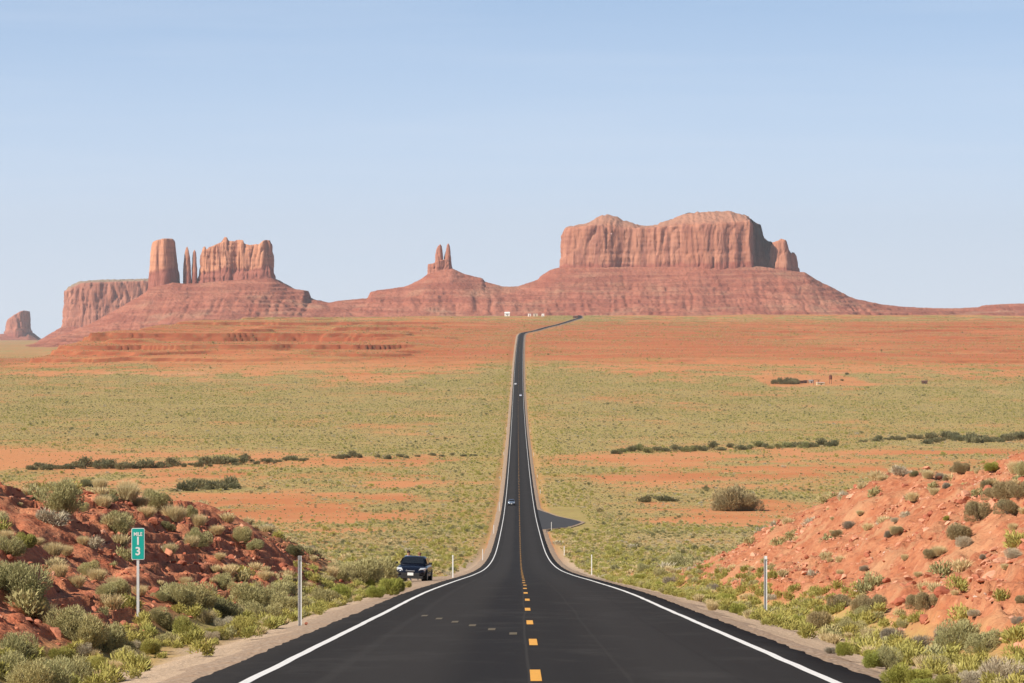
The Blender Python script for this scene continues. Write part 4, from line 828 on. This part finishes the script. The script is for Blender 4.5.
# ------------------------------------------------------------------ cars
glass = simple('dark_glass', (.012, .014, .016), .06, 0, .05, 5, .9); tyre = simple('tyre_rubber', (.02, .02, .02), .85); rim_m = simple('alloy_rim', (.45, .45, .46), .3, .8)
lampm = simple('headlight_lens', (.62, .66, .70), .12, .2, .05, 5, .8); plas = simple('black_plastic', (.018, .018, .019), .6); platem = simple('licence_plate', (.80, .80, .78), .5); redl = simple('tail_lamp', (.35, .015, .012), .3)
def car(name, label, paintcol, loc, yaw, group=None, metal=.35, shade=True):
    """axes: +x is the front. saloon-shaped body lofted along its length"""
    root = empty(name, loc, yaw); tag(root, label, 'car', group)
    pm = simple('car_paint', paintcol, .22, metal, .05, 4, .7); Wd = .90
    #  x, half width, bottom z, shoulder z, top z
    st = [(-2.28, .70, .42, .70, .78), (-2.22, .80, .30, .84, .98), (-1.9, .87, .24, .90, 1.06), (-1.2, Wd, .22, .92, 1.04), (-.3, Wd, .22, .90, 1.00), (.75, Wd, .22, .88, .98), (1.2, .89, .22, .82, .95), (1.75, .86, .23, .76, .87), (2.1, .79, .26, .66, .76), (2.27, .64, .36, .56, .64)]
    secs = []
    for (x_, hw, zb, zs, zt) in st:
        zb -= .04
        q = [(hw * .82, zb), (hw * .97, zb + .10), (hw, (zb + zs) / 2), (hw * .985, zs), (hw * .90, zs + (zt - zs) * .6), (hw * .62, zt), (0, zt + .025)]
        pts = [(x_, a, b) for a, b in q] + [(x_, -a, b) for a, b in q[-2::-1]]; secs.append(pts)
    body = MB().loft(secs).build('body', pm, root, True)
    body.modifiers.new('sub', 'SUBSURF').levels = 1; body.modifiers['sub'].render_levels = 1
    # cabin
    cab = []
    for (x_, hb, ht, z0, z1) in ((-1.75, .74, .70, .98, 1.03), (-1.05, .78, .60, .96, 1.38), (-.5, .79, .62, .95, 1.455), (.1, .79, .62, .95, 1.455), (.55, .78, .60, .95, 1.37), (1.22, .74, .70, .93, .98)):
        q = [(hb, z0), (hb * .5 + ht * .5, z0 * .45 + z1 * .55), (ht, z1 - .04), (ht * .8, z1), (0, z1 + .02)]; cab.append([(x_, a, b) for a, b in q] + [(x_, -a, b) for a, b in q[-2::-1]])
    MB().loft(cab).build('roof', pm, root, True)
    # glass panels, a few millimetres proud of the cabin
    ws = MB().quad([(1.155, .64, 1.0), (1.155, -.64, 1.0), (.60, -.545, 1.365), (.60, .545, 1.365)]); ws = ws.build('windscreen', glass, root); ws.modifiers.new('so', 'SOLIDIFY').thickness = .012; ws.location = (.05, 0, .03)
    rw = MB().quad([(-1.66, -.62, 1.08), (-1.66, .62, 1.08), (-1.09, .53, 1.37), (-1.09, -.53, 1.37)]).build('rear_window', glass, root); rw.modifiers.new('so', 'SOLIDIFY').thickness = .012; rw.location = (-.05, 0, .02)
    for sg in (-1, 1):
        for (xa, xb) in ((-.98, -.22), (-.12, .62)):
            w_ = MB().quad([(xa, sg * .805, 1.04), (xb + (.22 if xb > .5 else 0), sg * .805, 1.04), (xb - (.08 if xb > .5 else 0), sg * .665, 1.36), (xa, sg * .665, 1.36)]).build('side_window', glass, root); w_.modifiers.new('so', 'SOLIDIFY').thickness = .01
        m_ = MB().box((.80, sg * .99, 1.05), (.13, .20, .13)).build('mirror', plas, root, bevel=.03)
        h_ = MB().loft([[(2.03, sg * .76, .60), (2.03, sg * .76, .72), (1.80, sg * .845, .80), (1.80, sg * .845, .68)], [(2.20, sg * .47, .585), (2.20, sg * .47, .67), (2.02, sg * .55, .78), (2.02, sg * .55, .70)]]).build('headlight', lampm, root); h_.location.x = .035
        MB().box((-2.21, sg * .62, .80), (.10, .26, .14)).build('tail_light', redl, root, bevel=.02)
        for xw in (-1.38, 1.40):
            t_ = MB().cyl((xw, sg * .68, .325), (xw, sg * .905, .325), .325, n=24).build('wheel', tyre, root, bevel=.02); MB().cyl((xw, sg * .89, .325), (xw, sg * .915, .325), .21, n=16).build('rim', rim_m, t_)
            MB().cyl((xw, sg * .60, .345), (xw, sg * .897, .345), .385, n=24).build('wheel_arch', plas, root)
    MB().box((2.15, 0, .24), (.22, 1.45, .16)).build('lower_bumper', plas, root, bevel=.02); MB().box((0, 0, .22), (3.6, 1.3, .12)).build('underbody', plas, root); MB().box((2.235, 0, .40), (.06, 1.05, .17)).build('grille', plas, root, bevel=.02); MB().box((2.262, 0, .60), (.05, .50, .055)).build('upper_grille', rim_m, root, bevel=.01)
    MB().box((2.275, 0, .42), (.02, .34, .16)).build('licence_plate', platem, root)
    if shade: MB().box((.80, -.33, 1.26), (.02, .36, .13), Matrix.Rotation(math.radians(-56), 3, 'Y')).build('dashboard_papers', platem, root)
    return root
y_ = 165.0; x = (413 - 512) / F * y_; z = float(road_z(np.array([y_]))[0]) - .17
pc = car('parked_car', 'dark blue car parked facing the viewer on the left gravel shoulder', (.007, .010, .022), (x, y_ + 2.0, z - .12), math.radians(-90 - 12))
xa = x; 
slope = (road_z(np.array([y_ + 4.]))[0] - road_z(np.array([y_]))[0]) / 4
pc.rotation_euler = (Matrix.Rotation(math.atan(slope), 3, 'X') @ Matrix.Rotation(math.radians(2.0), 3, 'Y') @ Matrix.Rotation(math.radians(-94), 3, 'Z')).to_euler()
def on_road(Yc_, s_, yaw, nm, lab, colr, metal=.3):
    zz = float(road_z(np.array([Yc_]))[0]) + .06; sl_ = float((road_z(np.array([Yc_ + 3.])) - road_z(np.array([Yc_ - 3.])))[0] / 6)
    o = car(nm, lab, colr, (float(cx(Yc_)) + s_, Yc_, zz), 0, 'cars driving on the road', metal, False); o.rotation_euler = (Matrix.Rotation(math.atan(sl_), 3, 'X') @ Matrix.Rotation(math.radians(yaw), 3, 'Z')).to_euler(); return o
on_road(716, -1.95, -90, 'oncoming_car', 'silver blue car coming up the left lane beyond the side road', (.22, .28, .36), .5)
on_road(2240, -2.1, -90, 'far_car', 'tiny white car high on the distant straight, upper one of two', (.8, .8, .8), 0)
on_road(2010, 1.8, 90, 'far_car', 'tiny pale car on the distant straight, lower one of two', (.7, .75, .85), 0)
# ------------------------------------------------------------------ people behind the parked car
skin = simple('skin', (.42, .22, .14), .6)
def person(label, loc, rz, shirt, hair, trousers, lean=0.0, h=1.72, arm=.25, cap=None):
    joints = {}; vs_ = []; es = []; rad = []
    def V_(p, r, par=None):
        vs_.append(p); rad.append(r)
        if par is not None: es.append((par, len(vs_) - 1))
        return len(vs_) - 1
    pel = V_((0, 0, .93), .145); ch = V_((0, lean * .5, 1.18), .135, pel); sh = V_((0, lean, 1.40), .13, ch); nk = V_((0, lean, 1.50), .055, sh); hd0 = V_((0, lean - .01, 1.58), .085, nk); V_((0, lean - .015, 1.66), .095, hd0)
    for sg in (-1, 1):
        a = V_((sg * .19, lean, 1.41), .062, sh); b_ = V_((sg * (.25 + arm * .2), lean - .02, 1.14), .045, a); c = V_((sg * (.24 + arm * .15), lean - .16, .93 + arm * .25), .034, b_)
        pm_ = V_((sg * (.24 + arm * .15), lean - .21, .87 + arm * .25), .036, c)
        for k_ in range(4): f1 = V_((sg * (.24 + arm * .15) + (k_ - 1.5) * .02, lean - .24, .80 + arm * .25), .009, pm_)
        V_((sg * (.20 + arm * .15), lean - .24, .85 + arm * .25), .011, pm_)
        a = V_((sg * .10, 0, .86), .10, pel); b_ = V_((sg * .11, -.02, .48), .062, a); c = V_((sg * .115, .02, .09), .045, b_); V_((sg * .12, -.15, .04), .04, c)
    me = bpy.data.meshes.new('person'); me.from_pydata(vs_, es, []); me.update()
    o = bpy.data.objects.new('person', me); C.objects.link(o); o.location = loc; o.rotation_euler = (0, 0, rz); o.scale = (h / 1.74,) * 3
    sk_ = o.modifiers.new('skin', 'SKIN'); 
    for i, r in enumerate(rad): me.skin_vertices[0].data[i].radius = (r, r * (.8 if i in (0, 1, 2) else 1))
    me.skin_vertices[0].data[0].use_root = True
    su = o.modifiers.new('sub', 'SUBSURF'); su.levels = 2; su.render_levels = 2
    # clothes by height and reach, procedural on the one body surface
    m, nt, b = new_mat('clothed_person'); t = NT(nt); tc_ = nt.nodes.new('ShaderNodeTexCoord'); sp = nt.nodes.new('ShaderNodeSeparateXYZ'); nt.links.new(tc_.outputs['Object'], sp.inputs[0])
    c = t.mix(t.math('GREATER_THAN', sp.outputs['Z'], .96), trousers, shirt); c = t.mix(t.math('GREATER_THAN', sp.outputs['Z'], 1.475), c, (.42, .22, .14))
    ax_ = t.math('ABSOLUTE', sp.outputs['X']); hand = t.math('MULTIPLY', t.math('GREATER_THAN', ax_, .2), t.math('LESS_THAN', sp.outputs['Z'], 1.2)); c = t.mix(hand, c, (.42, .22, .14))
    c = t.mix(t.math('LESS_THAN', sp.outputs['Z'], .085), c, (.05, .04, .035)); nt.links.new(c, b.inputs['Base Color']); b.inputs['Roughness'].default_value = .8; me.materials.append(m)
    hm = simple('hair', hair, .7); hb = MB(); secs = []
    for k_ in range(6):
        a = k_ / 5 * math.pi * .58; rr_ = .108 * math.sin(a) + .003; zz = 1.66 + .118 * math.cos(a)
        secs.append([(rr_ * math.cos(q), lean + .012 + rr_ * 1.08 * math.sin(q), zz) for q in [2 * math.pi * i / 14 for i in range(14)]])
    hb.loft(secs); h_ = hb.build('hair', hm, o, True)
    fm = MB(); 
    for sg in (-1, 1): fm.box((sg * .035, lean - .108, 1.665), (.022, .012, .012)); 
    fm.build('eyes', plas, o); MB().box((0, lean - .115, 1.635), (.022, .03, .04), taper=.5).build('nose', skin, o, bevel=.005); MB().box((0, lean - .106, 1.598), (.045, .01, .01)).build('mouth', simple('lips', (.35, .12, .1), .5), o)
    for sg in (-1, 1): MB().box((sg * .098, lean, 1.645), (.016, .035, .055)).build('ear', skin, o, bevel=.006)
    return tag(o, label, 'person')
fx = lambda px_, Yd: (px_ - 512) / F * Yd
for (px_, Yd, lab, sh, hr, tr, kw) in ((408.6, 177.6, 'person with dark hair and pale blue shirt standing behind the parked car', (.22, .32, .50), (.03, .017, .012), (.05, .06, .09), dict(h=1.86)),
                                       (419.6, 177.8, 'shorter person in a rust coloured top behind the parked car roof', (.40, .14, .08), (.20, .09, .05), (.10, .09, .08), dict(h=1.74))):
    X_ = fx(px_, Yd); person(lab, (X_, Yd, float(road_z(np.array([Yd]))[0]) - .17), random.uniform(-.5, .5), sh, hr, tr, **kw)
# ------------------------------------------------------------------ far homestead and buildings on the rise
wood = simple('weathered_wood', (.16, .085, .06), .9, 0, .25, 1.5); tin = simple('pale_tin', (.55, .48, .38), .6, .1, .15, .6); whitep = simple('white_siding', (.82, .80, .77), .6, 0, .06, .5); roofm = simple('grey_roof', (.30, .28, .27), .8); dark_open = simple('dark_window', (.03, .03, .035), .3)
def house(name, label, px, py, wpx, hpx, depth, wall, roof, group=None, cat='building', pitched=True, win=2):
    x, y_, z = hit(px, py); k = y_ / F; w_ = wpx * k; h_ = hpx * k; root = empty(name, (x, y_, z), random.uniform(-.15, .15)); tag(root, label, cat, group); w_ *= 1.1; h_ *= 1.25
    wh = h_ * (.72 if pitched else .9); MB().box((0, 0, wh / 2 - .3), (w_, depth, wh + .6)).build('wall', wall, root)
    if pitched:
        r = MB(); o_ = .35; a = w_ / 2 + o_; d_ = depth / 2 + o_
        r.v = [(-a, -d_, wh + .003), (a, -d_, wh + .003), (a, d_, wh + .003), (-a, d_, wh + .003), (-a, 0, h_), (a, 0, h_)]; r.f = [(0, 1, 5, 4), (2, 3, 4, 5), (1, 2, 5), (3, 0, 4), (3, 2, 1, 0)]; r.build('roof', roof, root)
    else: MB().box((0, 0, wh + .09), (w_ + .5, depth + .5, .18)).build('roof', roof, root)
    for i in range(win): MB().box((-w_ / 2 + w_ * (i + 1) / (win + 1), -depth / 2 - .02, wh * .58), (w_ * .12, .05, wh * .3)).build('window', dark_open, root)
    MB().box((w_ * .02, -depth / 2 - .02, wh * .36), (.9, .05, wh * .72)).build('door', dark_open, root)
    return root
house('house', 'bright white house standing alone on the rise left of the road', 507.2, 316.2, 4.6, 3.4, 7, whitep, whitep)
for px_, w_, lab in ((529.5, 2.6, 'white low building behind the road bend, leftmost of three'), (535.5, 4.5, 'long low grey building between two white ones behind the road bend'), (543, 2.4, 'white low building behind the road bend, rightmost of three')):
    house('low_building', lab, px_, 316.4, w_, 2.4, 5, whitep if w_ < 4 else tin, whitep if w_ < 4 else roofm, 'low buildings on the rise', pitched=False, win=1)
house('roadside_shed', 'dark low shed beside the road where it tops the rise', 575.5, 318, 4.5, 1.8, 6, wood, roofm, pitched=False, win=1)
house('shed', 'dark brown shed right of the homestead trees, left one', 801.5, 383.4, 3.6, 2.1, 4, wood, wood, 'homestead sheds', 'shed', False, 1)
house('shed', 'dark brown shed right of the homestead trees, right one', 805.6, 383.2, 3.4, 2.3, 4, wood, wood, 'homestead sheds', 'shed', False, 1)
house('cabin', 'pale cabin in the middle of the far homestead', 811, 383.2, 3.6, 2.6, 5, tin, roofm, None, 'cabin', True, 1)
house('trailer', 'pale yellow low trailer at the front of the far homestead', 820.4, 385, 7, 2.0, 3.5, simple('cream_metal', (.62, .52, .30), .6), whitep, None, 'trailer', False, 3)
house('barn', 'lone dark shed out on the flat right of the far homestead', 924.5, 384, 5, 2.8, 5, wood, wood, None, 'shed', True, 1)
x, y_, z = hit(816, 384); k = y_ / F; root = empty('open_shelter', (x, y_, z)); tag(root, 'open brush roofed shelter on posts beside the homestead cabin', 'shelter')
for sx_ in (-2, 2):
    for sy_ in (-1.5, 1.5): MB().cyl((sx_, sy_, -.3), (sx_, sy_, 3.0), .12, n=8).build('post', wood, root)
MB().box((.4, 0, 3.12), (6, 4, .3)).build('roof', wood, root)
x, y_, z = hit(830.5, 384); root = empty('water_tank', (x, y_, z)); tag(root, 'rusty water tank on a tall stand at the far homestead', 'water tank')
for sx_ in (-.8, .8):
    for sy_ in (-.8, .8): MB().cyl((sx_, sy_, -.3), (sx_ * .8, sy_ * .8, 3.4), .11, n=8).build('leg', wood, root)
rust = simple('rusty_steel', (.17, .065, .04), .85, .1, .3, 1); MB().cyl((0, 0, 3.4), (0, 0, 6.5), 1.25, n=20).build('tank', rust, root); MB().cyl((0, 0, 6.503), (0, 0, 7.0), 1.3, .15, n=20).build('cap', rust, root)
x, y_, z = hit(632, 381)
# ------------------------------------------------------------------ air
bx = MB(); lo_, hi_ = -340, 620; bx.box((0, 9500, (lo_ + hi_) / 2), (36000, 22600, hi_ - lo_)); hz = bx.build('haze', None); tag(hz, kind='stuff')
hm, nt, b = new_mat('haze_air'); nt.nodes.remove(b); pv = nt.nodes.new('ShaderNodeVolumePrincipled'); pv.inputs['Color'].default_value = (.93, .96, 1.0, 1); pv.inputs['Density'].default_value = 2.2e-5; pv.inputs['Anisotropy'].default_value = .2
nt.links.new(pv.outputs[0], nt.nodes['Material Output'].inputs['Volume']); hz.data.materials.append(hm)
print('children', len(bpy.data.objects))
